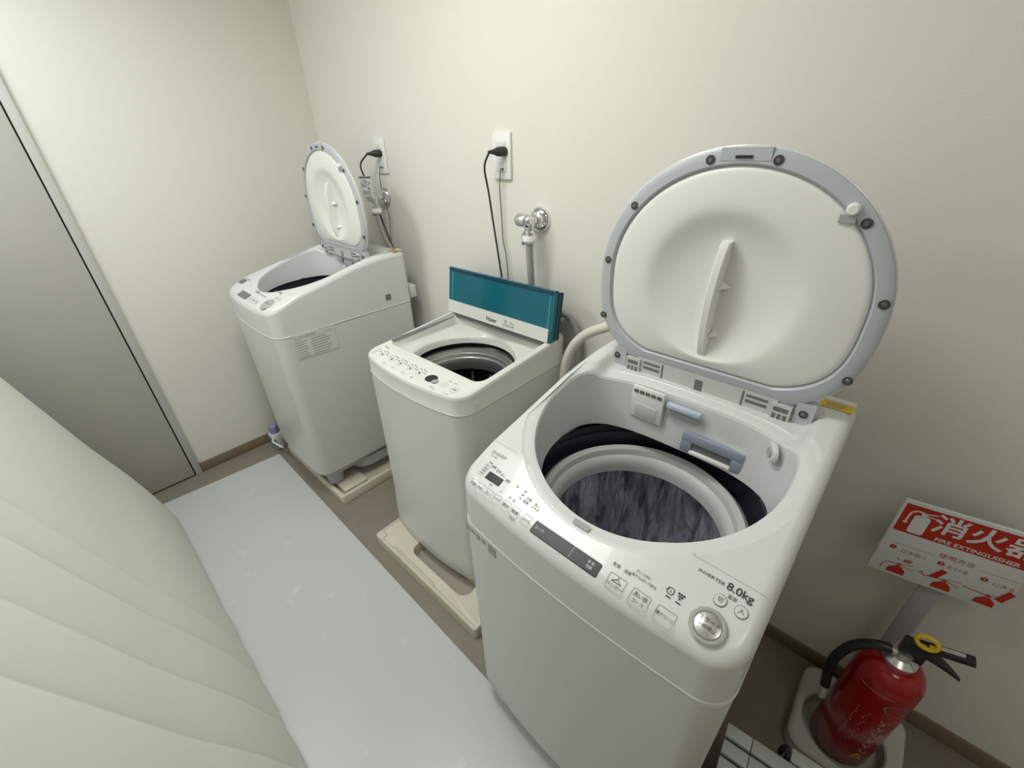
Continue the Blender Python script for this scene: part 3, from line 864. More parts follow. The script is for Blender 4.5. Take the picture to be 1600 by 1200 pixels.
    put_ring(pale, 0.121, 0.020, 0.0115, 0, lambda u, v: (u, v, zt(v) + 0.0022), 24); put_ring(ink, 0.121, 0.020, 0.0115, 0.0108, lambda u, v: (u, v, zt(v) + 0.0026), 24)
    put_ring(pale, 0.160, 0.026, 0.0125, 0.0117, S); put_ring(pale, 0.208, 0.026, 0.0140, 0.0130, S)
    put_text(ink, 'スタート', 0.160, 0.026, 0.0050, S); put_text(ink, '電源', 0.208, 0.026, 0.0080, S)
    put_text(pale, '予約', 0.160, 0.050, 0.0085, S); put_text(pale, '残り', 0.186, 0.050, 0.0085, S); put_text(pale, '一時停止', 0.140, -0.008, 0.0075, S); put_text(pale, '入 切', 0.200, -0.004, 0.0085, S)
    put_text(pale, '5.5kg', -0.215, 0.068, 0.013, S)
    finish('panel_lettering', ink, 'ink', T); finish('pale_lettering', pale, 'ink_pale', T)
    bm = bmesh.new(); put_ring(bm, 0.097, 0.026, 0.0200, 0, S, 36, 1.12)
    finish('time_display', bm, 'black_gloss', T)
    # folded lid standing upright at the rear
    y0 = 0.415; zl = Z(0.922); A_ = math.radians(98)
    dv = Vector((0, -math.cos(A_), math.sin(A_))); dn = Vector((0, -math.sin(A_), -math.cos(A_)))
    W = lambda u, v, n: tuple(Vector((0, y0, zl)) + Vector((u, 0, 0)) + dv * v + dn * n)
    def slab(u0, u1, v0, v1, n0, n1, bm):
        V = [bm.verts.new(W(*p)) for p in ((u0, v0, n0), (u1, v0, n0), (u1, v1, n0), (u0, v1, n0), (u0, v0, n1), (u1, v0, n1), (u1, v1, n1), (u0, v1, n1))]
        for f in ((0, 3, 2, 1), (4, 5, 6, 7), (0, 1, 5, 4), (1, 2, 6, 5), (2, 3, 7, 6), (3, 0, 4, 7)): bm.faces.new([V[i] for i in f])
    bm = bmesh.new(); slab(-0.272, 0.268, 0.0, 0.178, -0.004, 0.0, bm)
    slab(-0.272, -0.268, 0.0, 0.178, -0.016, -0.004, bm); slab(0.264, 0.268, 0.0, 0.178, -0.016, -0.004, bm); slab(-0.272, 0.268, 0.174, 0.178, -0.016, -0.004, bm)
    LID = finish('lid', bm, 'teal', T)
    bm = bmesh.new(); slab(-0.2725, 0.2555, -0.002, 0.046, 0.0, 0.004, bm)
    BAR = finish('lid_bar', bm, 'white_warm', LID)
    bm = bmesh.new(); slab(-0.262, 0.272, 0.004, 0.170, -0.040, -0.036, bm); slab(0.264, 0.270, 0.004, 0.170, -0.036, -0.018, bm); slab(-0.262, 0.27, 0.166, 0.170, -0.036, -0.018, bm)
    finish('lid_rear_panel', bm, 'teal_dark', LID)
    bm = bmesh.new(); f3 = lambda u, v: W(u, v, 0.0048)
    put_text(bm, 'Haier', -0.018, 0.017, 0.024, f3, 1.05, bold=0.0003)
    finish('brand_lettering', bm, 'ink', BAR)
    bm = bmesh.new()
    put_text(bm, '洗', 0.055, 0.026, 0.018, f3); put_text(bm, '5.5kg', 0.085, 0.027, 0.012, f3)
    for i in range(4): put_rect(bm, 0.044 + 0.014 * i, 0.010, 0.054 + 0.014 * i, 0.016, f3)
    finish('capacity_print', bm, 'ink_pale', BAR)
    bm = bmesh.new()
    for i in range(9): slab(-0.22 + i * 0.05, -0.20 + i * 0.05, 0.164, 0.168, -0.003, 0.001, bm)
    finish('lid_catch_ribs', bm, 'teal_dark', LID)
    bm = bmesh.new(); slab(-0.270, 0.262, 0.163, 0.1755, 0.0, 0.0010, bm)
    finish('lid_top_border', bm, 'teal_dark', LID)
    bm = bmesh.new(); slab(-0.254, -0.246, 0.048, 0.160, 0.0, 0.0008, bm)
    finish('lid_side_edge', bm, 'teal_edge', LID)
    bm = bmesh.new(); slab(0.246, 0.252, 0.048, 0.160, 0.0, 0.0008, bm)
    finish('lid_side_edge', bm, 'teal_edge', LID)
    bm = bmesh.new(); slab(-0.24, 0.25, -0.022, 0.000, -0.030, -0.006, bm)
    finish('hinge_bar', bm, 'grey_dark', T)
    bm = bmesh.new(); lathe([(0.006, 0.0), (0.005, 0.004)], 14, bm, (hw - 0.003, 0.06, zs - 0.02 + 0.045), True, True, Matrix.Rotation(PI / 2, 4, 'Y'))
    finish('bleach_cap', bm, 'white_gloss', T)
    return T
middle_washer()

# ------------------------------------------------------------------ drain pans
def open_pan(label, x0, y0):
    T = thing('drain_pan', label, 'drain pan', (x0 + 0.32, y0 + 0.32, 0), 0.0, 'drain pans under the washers')
    s = 0.32
    def sq(h, r): return rrect(-h, h, -h, h, r, k=4)
    loops = [[(x, y, z) for x, y in sq(h, r)] for h, r, z in ((s - 0.012, 0.012, 0.0), (s - 0.003, 0.014, 0.002), (s, 0.014, 0.046), (s - 0.002, 0.012, 0.050), (s - 0.016, 0.010, 0.050), (s - 0.019, 0.010, 0.048), (s - 0.022, 0.010, 0.018))]
    finish('tray', loft(loops, True, True), 'pan_cream', T)
    bm = bmesh.new()
    for sx in (-1, 1):
        for sy in (-1, 1): box(bm, (sx * 0.2215, sy * 0.2215, 0.033), (0.125, 0.125, 0.030), 0.004)
    finish('corner_pad', bm, 'pan_cream', T)
    return T
open_pan('cream square drain pan with raised rim under the washer in the left corner', 0.197, -0.687)
def covered_pan(label, x0, y0):
    T = thing('drain_pan', label, 'drain pan', (x0 + 0.32, y0 + 0.32, 0), 0.0, 'drain pans under the washers')
    s = 0.32; zt = 0.055
    cen = (0.04, -0.26)
    O = {h: Polar(rrect(-h, h, -h, h, 0.012, k=4), cen) for h in (s, s - 0.003, s - 0.010)}
    slot = Polar(rrect(-0.135, 0.200, -0.268, -0.180, 0.040, k=8), cen)
    A = angles_of([O[s], slot], 120)
    L = lambda P, z, k=1.0: [(*P.at(a, k), z) for a in A]
    loops = [L(O[s - 0.003], 0.0), L(O[s], 0.003), L(O[s], zt - 0.004), L(O[s - 0.003], zt), L(O[s - 0.010], zt), L(O[s - 0.010], zt - 0.0015, 0.997), L(O[s - 0.010], zt - 0.0008, 0.99),
             L(slot, zt - 0.001, 1.01), L(slot, zt - 0.004), L(slot, 0.012, 0.97)]
    finish('cover', loft(loops), 'pan_cream', T)
    lp = L(slot, 0.011, 1.02)
    bm = bmesh.new(); bm.faces.new([bm.verts.new(p) for p in lp])
    finish('recess_floor', bm, 'pan_recess', T)
    bm = bmesh.new(); S = lambda u, v: (u, v, zt + 0.0004)
    put_stroke(bm, [(-0.30, -0.285), (-0.275, -0.29), (-0.272, -0.312)], 0.0022, S); put_stroke(bm, [(-0.20, -0.312), (-0.19, -0.300), (0.06, -0.300), (0.085, -0.312)], 0.0022, S)
    put_stroke(bm, [(-0.309, -0.285), (-0.309, 0.0)], 0.0016, S); put_stroke(bm, [(-0.27, -0.309), (0.31, -0.309)], 0.0016, S)
    finish('cover_groove', bm, 'pan_recess', T)
covered_pan('cream drain pan with a hand slot under the small teal-lidded washer', 1.155, -0.699)

# ------------------------------------------------------------------ wall outlets and cords
def outlet(x, z, label):
    T = thing('wall_outlet', label, 'outlet', (x, 0, z), 0.0, 'wall outlets behind the washers')
    finish('cover_plate', bx((0, -0.0055, 0), (0.084, 0.011, 0.144), 0.003), 'white_plastic', T)
    for dz in (0.024, -0.026):
        S = finish('socket', bx((0, -0.0120, dz), (0.046, 0.003, 0.044), 0.001), 'white_gloss', T)
        bm = bmesh.new()
        for dx in (-0.008, 0.008): box(bm, (dx, -0.0136, dz + 0.004), (0.0016, 0.001, 0.010))
        finish('socket_slot', bm, 'grey_plastic', S)
    return T
outlet(1.342, 1.487, 'white wall outlet with black plug above the teal-lidded washer')
outlet(0.578, 1.490, 'white wall outlet with dark plug above the corner washer')

def cord(name, label, x, z, path, ground=False):
    T = thing(name, label, 'wire' if ground else 'power cord', (x, -0.013, z), 0.0, 'ground wires' if ground else 'power cords')
    if not ground:
        bm = bmesh.new()
        prev = [(0.013, 0.014), (0.0145, 0.0155), (0.0135, 0.0145), (0.009, 0.010), (0.0065, 0.007), (0.0045, 0.0045)]
        loops = []
        for (hx, hz), y in zip(prev, (0.0, -0.004, -0.026, -0.036, -0.046, -0.058)):
            loops.append([(0.35 * y + hx * math.cos(a), y, hz * math.sin(a)) for a in [2 * PI * i / 16 for i in range(16)]])
        loft(loops, True, True, bm)
        finish('plug', bm, 'cord_black', T)
        finish('cable', tube([(-0.020, -0.056, 0)] + [(a - x, b + 0.013, c - z) for a, b, c in path], 0.0036, 10), 'cord_black', T)
    else:
        finish('terminal', tube([(0, 0.0, 0), (0, -0.014, 0)], 0.0035, 10, 1), 'grey_dark', T)
        finish('wire', tube([(0, -0.012, 0)] + [(a - x, b + 0.013, c - z) for a, b, c in path], 0.0020, 8), 'cord_green', T)
    return T
cord('power_cord', 'black power cord with plug hanging behind the teal lid', 1.362, 1.502, [(1.312, -0.065, 1.455), (1.306, -0.045, 1.374), (1.313, -0.035, 1.265), (1.327, -0.030, 1.150), (1.340, -0.028, 1.05), (1.36, -0.028, 0.86)])
cord('power_cord', 'dark power cord with plug beside the lid of the corner washer', 0.592, 1.500, [(0.500, -0.070, 1.455), (0.488, -0.050, 1.393), (0.510, -0.035, 1.30), (0.545, -0.030, 1.20), (0.600, -0.030, 1.08)])
cord('ground_wire', 'thin green ground wire hanging from the outlet above the teal lid', 1.352, 1.448, [(1.340, -0.022, 1.395), (1.338, -0.016, 1.288), (1.340, -0.015, 1.208), (1.354, -0.015, 1.150), (1.360, -0.016, 1.06), (1.365, -0.020, 0.90)], True)
cord('ground_wire', 'thin dark ground wire hanging beside the corner tap and its hose', 0.588, 1.445, [(0.566, -0.022, 1.395), (0.570, -0.020, 1.313), (0.590, -0.020, 1.227), (0.575, -0.022, 1.13), (0.57, -0.022, 1.02)], True)

# ------------------------------------------------------------------ washing machine taps and hoses
def tap(x, z, label):
    T = thing('water_tap', label, 'tap', (x, 0, z), 0.0, 'water taps on the wall')
    rx = Matrix.Rotation(PI / 2, 4, 'X')
    bm = bmesh.new(); lathe([(0.042, 0.0), (0.042, 0.005), (0.036, 0.016), (0.020, 0.026)], 28, bm, (0.0, 0, 0), True, True, rx)
    finish('flange', bm, 'chrome', T)
    bm = bmesh.new()
    lathe([(0.014, 0.016), (0.014, 0.062), (0.017, 0.064), (0.017, 0.080), (0.010, 0.086)], 22, bm, (0, 0, 0), True, True, rx)
    lathe([(0.018, 0.010), (0.019, -0.006), (0.016, -0.028), (0.022, -0.033), (0.022, -0.046)], 22, bm, (0, -0.062, 0), True, True)
    finish('spout', bm, 'chrome', T)
    bm = bmesh.new(); lathe([(0.018, 0.010), (0.022, 0.018), (0.022, 0.046), (0.018, 0.052)], 18, bm, (0, -0.062, 0.002), True, True, Matrix.Rotation(-PI / 2, 4, 'Y'))
    HD = finish('handle', bm, 'silver', T)
    finish('handle_cap', lathe([(0.0175, 0.052), (0.015, 0.056)], 16, c=(0, -0.062, 0.002), cap0=True, cap1=True, mtx=Matrix.Rotation(-PI / 2, 4, 'Y')), 'grey_dark', HD)
    bm = bmesh.new(); lathe([(0.022, -0.044), (0.025, -0.050), (0.025, -0.062), (0.017, -0.070)], 22, bm, (0, -0.062, 0), True, True)
    CP = finish('coupling', bm, 'white_plastic', T)
    finish('locking_lever', bx((-0.028, -0.062, -0.060), (0.006, 0.016, 0.040), 0.002), 'grey_plastic', CP)
    return T
tap(1.512, 1.295, 'chrome water tap with grey hose on the wall above the teal lid')
tap(0.560, 1.318, 'chrome water tap with hanging paper tag behind the corner washer')
h = finish('inlet_hose', tube([(1.512, -0.062, 1.226), (1.512, -0.062, 1.19), (1.512, -0.050, 1.06), (1.515, -0.029, 0.95), (1.54, -0.024, 0.88), (1.60, -0.026, 0.955), (1.640, -0.026, 0.985), (1.690, -0.028, 0.960), (1.712, -0.028, 0.90), (1.715, -0.028, 0.80)], 0.0125, 14), 'hose_grey')
tag(h, 'grey water hose running down from its tap behind the teal lid', 'hose', 'hoses behind the washers')
h = finish('inlet_hose', tube([(0.560, -0.062, 1.249), (0.562, -0.062, 1.22), (0.580, -0.058, 1.15), (0.610, -0.045, 1.08), (0.625, -0.035, 1.02)], 0.0105, 12), 'hose_grey')
tag(h, 'grey water hose dropping from the tap behind the corner washer', 'hose', 'hoses behind the washers')
tg = thing('paper_tag', 'small white printed tag hanging at the tap behind the corner washer', 'tag', (0.560, -0.094, 1.370), 0.62)
finish('card', bx((0, 0, 0), (0.058, 0.002, 0.085), 0.0008), 'white_paper', tg)
bm = bmesh.new(); f4 = lambda u, v: (u, -0.0016, v)
put_rect(bm, -0.028, 0.033, 0.028, 0.041, f4); put_ring(bm, -0.008, 0.012, 0.014, 0.011, f4, 24); put_stroke(bm, [(-0.018, 0.002), (0.002, 0.022)], 0.003, f4); put_stroke(bm, [(0.010, 0.020), (0.020, 0.014), (0.012, 0.006)], 0.003, f4); put_ring(bm, 0.012, -0.010, 0.005, 0, f4, 12)
for i in range(3): put_rect(bm, -0.02, -0.022 - i * 0.006, 0.016, -0.0195 - i * 0.006, f4)
finish('tag_print', bm, 'grey_dark', tg)
h = finish('drain_hose', tube([(1.706, -0.105, 0.70), (1.708, -0.105, 0.78), (1.717, -0.105, 0.850), (1.742, -0.105, 0.915), (1.785, -0.103, 0.968), (1.840, -0.098, 1.004), (1.92, -0.090, 1.035), (2.02, -0.085, 1.025), (2.10, -0.085, 0.95)], 0.0165, 16, ridge=None), 'hose_cream')
tag(h, 'cream drain hose arching behind the left rear corner of the nearest washer', 'hose', 'hoses behind the washers')

# ------------------------------------------------------------------ small canister in the corner
cn = thing('canister', 'small pale canister with blue label and thin white tube beside the corner washer', 'canister', (0.105, -0.700, 0), 0.3)
finish('body', bx((0, 0, 0.055), (0.062, 0.055, 0.100), 0.008), 'white_paper', cn)
finish('label_panel', bx((0.004, -0.0282, 0.050), (0.050, 0.002, 0.062), 0.0008), 'blue_label', cn)
finish('cap', lathe([(0.022, 0.104), (0.024, 0.112), (0.024, 0.150), (0.016, 0.160)], 20, cap0=True, cap1=True), 'purple_cap', cn)
finish('thin_tube', tube([(0.012, -0.029, 0.085), (0.030, -0.045, 0.075), (0.070, -0.050, 0.070), (0.115, -0.052, 0.068)], 0.006, 10), 'ink_white', cn)
finish('base_foot', bx((0, 0, 0.003), (0.058, 0.050, 0.006), 0.001), 'grey_dark', cn)

# ------------------------------------------------------------------ floor sheet
bm = bmesh.new()
pts = [(0.115, -1.62), (2.60, -1.62), (2.60, -0.775), (0.180, -0.735)]
loft([[(x, y, z) for x, y in pts] for z in (0.0, 0.005, 0.006)], True, True, bm)
sh = finish('floor_sheet', bm, 'mat_sheet')
tag(sh, 'long pale grey sheet with white stains lying on the floor before the washers', 'floor sheet')

# ------------------------------------------------------------------ leaning mattress
def mattress():
    T = None
    x0, x1 = 0.195, 2.20
    hgt, th, ang = 1.42, 0.24, math.radians(76)
    seams = [0.99, 1.20, 1.352, 1.555, 1.735, 1.93]
    n, mz = 170, 40
    def face(x, s):
        # puff between seams, soft rounding at the ends and along top and bottom edge
        e = [x0] + seams + [x1]
        puff = 0.0
        for a, b in zip(e[:-1], e[1:]):
            if a <= x <= b:
                t = (x - a) / (b - a)
                puff = 0.0105 * (math.sin(PI * t) ** 0.6)
        return puff
    xs = []
    e = [x0] + seams + [x1]
    for a, b in zip(e[:-1], e[1:]):
        for k in range(14): xs.append(a + (b - a) * (0.5 - 0.5 * math.cos(PI * k / 14)))
    xs.append(x1)
    bm = bmesh.new()
    def pos(x, s, side):
        # s: 0..1 up the slope
        rb = 0.075
        ee = min(x - x0, x1 - x); re = 0.14
        endk = 1.0 if ee >= re else math.sqrt(max(0, 1 - ((re - ee) / re) ** 2))
        v = s * hgt
        tk = 1.0
        if v > hgt - rb: tk = math.sqrt(max(0, 1 - ((v - hgt + rb) / rb) ** 2))
        half = th / 2 * (0.12 + 0.88 * endk) * max(tk, 0.02)
        pf = face(x, s) * endk * min(1, 0.35 + s * 5)
        bulge = 0.010 * math.sin(PI * min(1, v / 0.5)) if v < 0.5 else 0.0
        y = -1.262 - th / 2 - v * math.cos(ang)
        off = half + (pf + bulge if side > 0 else 0)
        if v < 0.05 and side > 0: off -= (0.05 - v) ** 2 * 3.2
        return (x, y + side * off, 0.006 + v * math.sin(ang))
    ss = [0, 0.006, 0.014, 0.025, 0.04, 0.06, 0.09] + [0.09 + 0.84 * i / 24 for i in range(1, 25)] + [0.945, 0.96, 0.975, 0.988, 0.996, 1.0]
    rows = []
    for s in ss:
        lp = [bm.verts.new(pos(x, s, 1)) for x in xs] + [bm.verts.new(pos(x, s, -1)) for x in reversed(xs)]
        rows.append(lp)
    N = len(rows[0])
    for a, b in zip(rows[:-1], rows[1:]):
        for i in range(N):
            j = (i + 1) % N
            bm.faces.new((a[i], a[j], b[j], b[i]))
    m = len(xs)
    for lp, flip in ((rows[0], True), (rows[-1], False)):
        for i in range(m - 1):
            q = (lp[i], lp[i + 1], lp[N - 2 - i], lp[N - 1 - i])
            bm.faces.new(q if not flip else tuple(reversed(q)))
    o = finish('mattress', bm, 'mattress', sharp=80)
    tag(o, 'big cream channel-quilted mattress leaning on its side opposite the washers', 'mattress')
mattress()

# ------------------------------------------------------------------ fire extinguisher, its stand and sign
EX = (2.783, -0.200)
st = thing('extinguisher_stand', 'pale round-recess floor stand with red and white sign panel on a post', 'extinguisher stand', (EX[0] + 0.01, EX[1] + 0.03, 0))
cen = (-0.01, -0.03)
O = {i: Polar(rrect(-0.125 + i, 0.125 - i, -0.150 + i, 0.125 - i, 0.045, k=8), cen) for i in (0.0, 0.006, 0.012)}
Ho = Polar([(cen[0] + 0.096 * math.cos(2 * PI * i / 64), cen[1] + 0.096 * math.sin(2 * PI * i / 64)) for i in range(64)], cen)
A = angles_of([O[0.0]], 72)
L = lambda P, z, k=1.0: [(*P.at(a, k), z) for a in A]
finish('base', loft([L(O[0.006], 0.0), L(O[0.0], 0.006), L(O[0.0], 0.048), L(O[0.006], 0.056), L(O[0.012], 0.058), L(Ho, 0.058, 1.04), L(Ho, 0.054), L(Ho, 0.010, 0.97), L(Ho, 0.008, 0.90)], True, True), 'stand_grey', st)
finish('post', bx((0.0, 0.112, 0.32), (0.042, 0.006, 0.56), 0.002), 'grey_plastic', st)
YW = math.radians(10)
SX, SZ, SY = 2.7765 - st.location[0], 0.688, -0.078 - st.location[1]
bm = bmesh.new()
box(bm, (SX + 0.006 * math.cos(YW), SY + 0.006 * math.sin(YW), SZ), (0.240, 0.008, 0.232), 0.0025, 2, Matrix.Rotation(YW, 4, 'Z'))
PL = finish('sign_panel', bm, 'sign_white', st)
finish('bracket', bx((0.0, 0.104, 0.66), (0.036, 0.016, 0.06), 0.002), 'grey_plastic', st)
def on_sign(off): return lambda u, v: (SX + u * math.cos(YW) + off * math.sin(YW), SY + u * math.sin(YW) - off * math.cos(YW), SZ + v)
fs = on_sign(0.0046); fs2 = on_sign(0.0051)
bm = bmesh.new(); put_rect(bm, -0.108, 0.024, 0.120, 0.107, fs)
RB = finish('red_band', bm, 'red_print', PL)
bm = bmesh.new()
put_text(bm, '消火器', 0.036, 0.073, 0.056, fs2, 1.07, bold=0.0010)
put_text(bm, 'FIRE EXTINGUISHER', 0.033, 0.0325, 0.0150, fs2, 1.03, bold=0.0003)
put_rect(bm, -0.086, 0.029, -0.058, 0.083, fs2, 0.006); put_rect(bm, -0.077, 0.081, -0.067, 0.092, fs2)
put_stroke(bm, [(-0.072, 0.092), (-0.085, 0.094), (-0.094, 0.086), (-0.096, 0.062)], 0.004, fs2); put_ring(bm, -0.096, 0.056, 0.004, 0, fs2, 12)
put_stroke(bm, [(-0.068, 0.092), (-0.052, 0.096)], 0.003, fs2); put_stroke(bm, [(-0.068, 0.087), (-0.054, 0.086)], 0.003, fs2)
finish('band_lettering', bm, 'ink_white', RB)
bm = bmesh.new(); bk = bmesh.new(); sf = bmesh.new()
put_text(sf, '使用方法', 0.017, -0.008, 0.0155, fs)
put_stroke(sf, [(-0.095, -0.013), (-0.020, -0.013)], 0.0008, fs); put_stroke(sf, [(0.054, -0.013), (0.120, -0.013)], 0.0008, fs)
for i, (cx, tx) in enumerate(((-0.063, 'ひきぬく'), (0.015, 'むける'), (0.092, 'にぎる'))):
    y = (-0.027, -0.030, -0.034)[i]
    put_ring(bm, cx - (0.027, 0.017, 0.020)[i], y, 0.0062, 0, fs, 18); put_text(bk, tx, cx + 0.013, y - 0.004, 0.0125, fs)
    bxm = cx + (0.0, 0.006, 0.003)[i]; by = -0.106
    # little extinguisher: body, neck, levers, hose and a hand
    put_poly(bm, [(bxm - 0.017, by), (bxm + 0.017, by), (bxm + 0.016, by + 0.014), (bxm + 0.006, by + 0.024), (bxm - 0.006, by + 0.024), (bxm - 0.016, by + 0.014)], fs)
    put_rect(sf, bxm - 0.004, by + 0.024, bxm + 0.004, by + 0.034, fs)
    put_stroke(sf, [(bxm, by + 0.033), (bxm + 0.024, by + 0.040)], 0.0016, fs); put_stroke(sf, [(bxm, by + 0.030), (bxm + 0.026, by + 0.024)], 0.0016, fs)
    if i == 0:
        put_stroke(bm, [(bxm, by + 0.030), (bxm - 0.020, by + 0.030), (bxm - 0.030, by + 0.018), (bxm - 0.028, by + 0.004)], 0.0016, fs)
        put_poly(sf, [(bxm + 0.002, by + 0.042), (bxm + 0.016, by + 0.044), (bxm + 0.018, by + 0.054), (bxm + 0.004, by + 0.052)], fs)
        put_stroke(sf, [(bxm - 0.004, by + 0.044), (bxm - 0.010, by + 0.050)], 0.002, fs)
    elif i == 1:
        put_poly(bm, [(bxm - 0.030, by + 0.026), (bxm - 0.014, by + 0.030), (bxm - 0.004, by + 0.056), (bxm - 0.016, by + 0.060)], fs)
        put_stroke(bm, [(bxm, by + 0.031), (bxm - 0.040, by + 0.026)], 0.0022, fs); put_stroke(bm, [(bxm - 0.048, by + 0.028), (bxm - 0.042, by + 0.036), (bxm - 0.040, by + 0.026)], 0.0016, fs)
    else:
        put_stroke(bm, [(bxm, by + 0.030), (bxm - 0.044, by + 0.034)], 0.0022, fs)
        put_poly(bm, [(bxm + 0.010, by + 0.028), (bxm + 0.024, by + 0.024), (bxm + 0.034, by + 0.056), (bxm + 0.022, by + 0.062)], fs)
finish('instruction_print', bm, 'red_print', PL); finish('instruction_lettering', bk, 'red_soft', PL); finish('instruction_sketch', sf, 'red_soft', PL)
bm = bmesh.new()
for i, cx in enumerate((-0.090, -0.002, 0.072)):
    put_text(bm, str(i + 1), cx, (-0.027, -0.030, -0.034)[i], 0.010, fs2)
finish('step_numbers', bm, 'ink_white', PL)

ex = thing('fire_extinguisher', 'red fire extinguisher with black hose and yellow pin standing in the floor stand', 'fire extinguisher', (EX[0], EX[1], 0.010))
r = 0.068
prof_e = [(0.050, 0.004), (r - 0.006, 0.006), (r, 0.016), (r, 0.360)]
for i in range(1, 9):
    a = PI / 2 * i / 8
    prof_e.append((0.030 + (r - 0.030) * math.cos(a), 0.360 + 0.058 * math.sin(a)))
finish('cylinder', lathe(prof_e, 56, cap0=True, cap1=True), 'red_paint', ex)
bm = bmesh.new()
for a in (0.5, 2.6, 4.4): box(bm, (0.056 * math.cos(a), 0.056 * math.sin(a), 0.004), (0.012, 0.006, 0.010), 0.001, 1, Matrix.Rotation(a, 4, 'Z'))
finish('base_lug', bm, 'black_plastic', ex)
finish('neck_collar', lathe([(0.031, 0.414), (0.034, 0.420), (0.034, 0.430), (0.026, 0.436), (0.020, 0.440), (0.020, 0.462)], 32, cap0=True, cap1=True), 'silver', ex)
bm = bmesh.new()
box(bm, (0.010, 0, 0.474), (0.046, 0.026, 0.050), 0.004)
VB = finish('valve_body', bm, 'black_plastic', ex)
bm = bmesh.new()
def bar(bm, a, b, w, t):
    a, b = Vector(a), Vector(b); dd = (b - a); Lh = dd.length; ang = math.atan2(dd.z, dd.x)
    box(bm, tuple((a + b) / 2), (Lh, w, t), 0.003, 2, Matrix.Rotation(-ang, 4, 'Y'))
bar(bm, (0.010, 0, 0.498), (0.094, 0, 0.530), 0.022, 0.014)
UL = finish('upper_lever', bm, 'black_plastic', ex)
bm = bmesh.new(); bar(bm, (0.034, 0, 0.5150), (0.078, 0, 0.5318), 0.010, 0.002)
finish('lever_label', bm, 'silver', UL)
lv = []
for i in range(9):
    t = i / 8; x = 0.018 + 0.076 * t; z = 0.486 - 0.004 * t - 0.024 * t * t; hw_ = 0.012 * (1 - 0.75 * t * t); hz = 0.009 * (1 - 0.7 * t)
    lv.append([(x, -hw_, z - hz), (x, hw_, z - hz), (x, hw_, z + hz), (x, -hw_, z + hz)])
finish('lower_lever', loft(lv, True, True), 'black_plastic', ex)
bm = bmesh.new()
ring_pts = [(0.018 + 0.018 * math.cos(2 * PI * i / 20), -0.008 + 0.004 * math.sin(2 * PI * i / 20), 0.522 + 0.014 * math.sin(2 * PI * i / 20)) for i in range(20)]
tube(ring_pts + ring_pts[:1], 0.0048, 10, 2, bm)
box(bm, (0.018, -0.008, 0.506), (0.022, 0.010, 0.008), 0.002); box(bm, (0.030, -0.006, 0.512), (0.012, 0.010, 0.012), 0.002)
finish('safety_pin', bm, 'yellow_plastic', ex)
finish('hose_fitting', tube([(0.0, -0.004, 0.452), (-0.026, -0.012, 0.452)], 0.0095, 14, 1), 'silver', ex)
finish('hose', tube([(-0.022, -0.010, 0.452), (-0.050, -0.016, 0.446), (-0.082, -0.022, 0.412), (-0.098, -0.024, 0.350), (-0.098, -0.024, 0.290), (-0.086, -0.022, 0.215)], 0.0115, 14), 'black_plastic', ex)
finish('nozzle', tube([(-0.088, -0.022, 0.224), (-0.083, -0.020, 0.190), (-0.079, -0.018, 0.160)], lambda t: 0.010 - 0.001 * t, 14), 'grey_light', ex)
cylf = lambda a0, rr: (lambda u, v: (rr * math.cos(a0 + u / rr), rr * math.sin(a0 + u / rr), v))
lb = bmesh.new(); c1 = cylf(math.radians(-78), r + 0.0006)
put_ring(lb, 0.024, 0.318, 0.020, 0.0165, c1, 32, 1.35)
finish('emblem', lb, 'grey_dark', ex)
lb = bmesh.new()
for i in range(6): put_stroke(lb, [(0.010 + 0.004 * (i % 2), 0.265 - i * 0.030), (0.022, 0.250 - i * 0.030), (0.012 + 0.008 * (i % 3), 0.245 - i * 0.030), (0.030, 0.262 - i * 0.030)], 0.0026, c1)
for i in range(12): put_rect(lb, -0.040, 0.27 - i * 0.013, -0.012 - 0.003 * (i % 3), 0.2725 - i * 0.013, c1)
put_stroke(lb, [(-0.062 + 0.01 * i, 0.352 + 0.0006 * i) for i in range(8)], 0.0016, c1)
finish('body_print', lb, 'label_ink', ex)
lb = bmesh.new(); put_ring(lb, 0.018, 0.075, 0.009, 0.006, c1, 20); put_stroke(lb, [(0.006, 0.062), (0.018, 0.090), (0.030, 0.062), (0.004, 0.078)], 0.0025, c1)
finish('yellow_mark', lb, 'yellow_plastic', ex)

# ------------------------------------------------------------------ white slatted rack beside the nearest washer
rk = thing('slatted_rack', 'low white slatted rack with black strap standing between washer and extinguisher stand', 'rack', (2.535, -0.469, 0), 0.09)
for i in range(5):
    y = -0.0175 - i * 0.0425
    for a, b in ((0.0, 0.058), (0.0595, 0.46)):
        finish('slat', bx(((a + b) / 2, y, 0.192), (b - a, 0.0345 if a else 0.0330, 0.016), 0.0015), 'rack_white', rk)
finish('slat', bx((0.300, 0.0205, 0.192), (0.32, 0.0320, 0.016), 0.0015), 'rack_white', rk)
bm = bmesh.new(); box(bm, (0.23, -0.100, 0.172), (0.45, 0.205, 0.020), 0.002); box(bm, (0.30, 0.020, 0.172), (0.31, 0.034, 0.02), 0.002)
finish('under_frame', bm, 'grey_dark', rk)
for xx in (0.03, 0.43):
    for yy in (-0.180, -0.025): finish('leg', bx((xx, yy, 0.082), (0.030, 0.030, 0.164), 0.003), 'rack_white', rk)
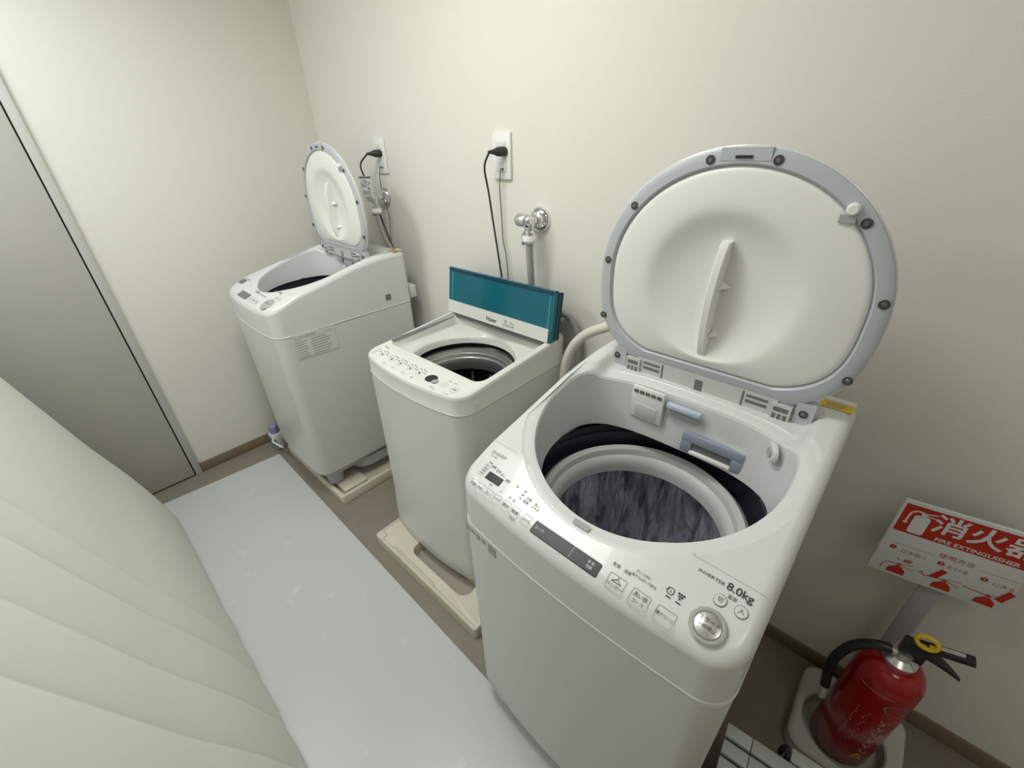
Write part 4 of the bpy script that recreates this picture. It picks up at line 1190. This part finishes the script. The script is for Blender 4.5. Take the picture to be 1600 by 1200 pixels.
bm = bmesh.new(); tube([(0.120, 0.018, 0.18), (0.120, 0.018, 0.205), (0.126, 0.016, 0.222), (0.132, 0.010, 0.205), (0.132, 0.004, 0.18)], 0.0065, 10, 8, bm)
finish('strap', bm, 'black_plastic', rk)

# ------------------------------------------------------------------ parts that lie apart are parts of their own
def split_apart(o):
    me = o.data
    n = len(me.vertices)
    if n == 0 or n > 60000: return
    par = list(range(n))
    def find(i):
        while par[i] != i:
            par[i] = par[par[i]]; i = par[i]
        return i
    for e in me.edges:
        a, b = find(e.vertices[0]), find(e.vertices[1])
        if a != b: par[a] = b
    isl = {}
    for v in me.vertices: isl.setdefault(find(v.index), []).append(v.index)
    if len(isl) < 2 or len(isl) > 700: return
    keys = list(isl); B = []
    for k in keys:
        P = [me.vertices[i].co for i in isl[k]]
        lo = [min(p[j] for p in P) for j in range(3)]; hi = [max(p[j] for p in P) for j in range(3)]
        B.append((lo, hi, max(h - l for l, h in zip(lo, hi))))
    g = list(range(len(keys)))
    def fg(i):
        while g[i] != i:
            g[i] = g[g[i]]; i = g[i]
        return i
    for i in range(len(keys)):
        for j in range(i + 1, len(keys)):
            if fg(i) == fg(j): continue
            gap = math.sqrt(sum(max(0.0, B[i][0][k] - B[j][1][k], B[j][0][k] - B[i][1][k]) ** 2 for k in range(3)))
            if gap <= max(0.0195, 0.49 * max(B[i][2], B[j][2])): g[fg(i)] = fg(j)
    groups = {}
    for i, k in enumerate(keys): groups.setdefault(fg(i), set()).update(isl[k])
    if len(groups) < 2: return
    sets = sorted(groups.values(), key=len, reverse=True)
    for q, vs in enumerate(sets):
        bm = bmesh.new(); bm.from_mesh(me); bm.verts.ensure_lookup_table()
        bmesh.ops.delete(bm, geom=[v for v in bm.verts if v.index not in vs], context='VERTS')
        nm = bpy.data.meshes.new(o.name.split('.')[0]); bm.to_mesh(nm); bm.free()
        nm.materials.append(me.materials[0])
        if q == 0: first = nm
        else:
            c = o.copy(); c.data = nm; col.objects.link(c)
    o.data = first
for o in [o for o in col.objects if o.type == 'MESH' and o.parent is not None and not o.children]:
    split_apart(o)
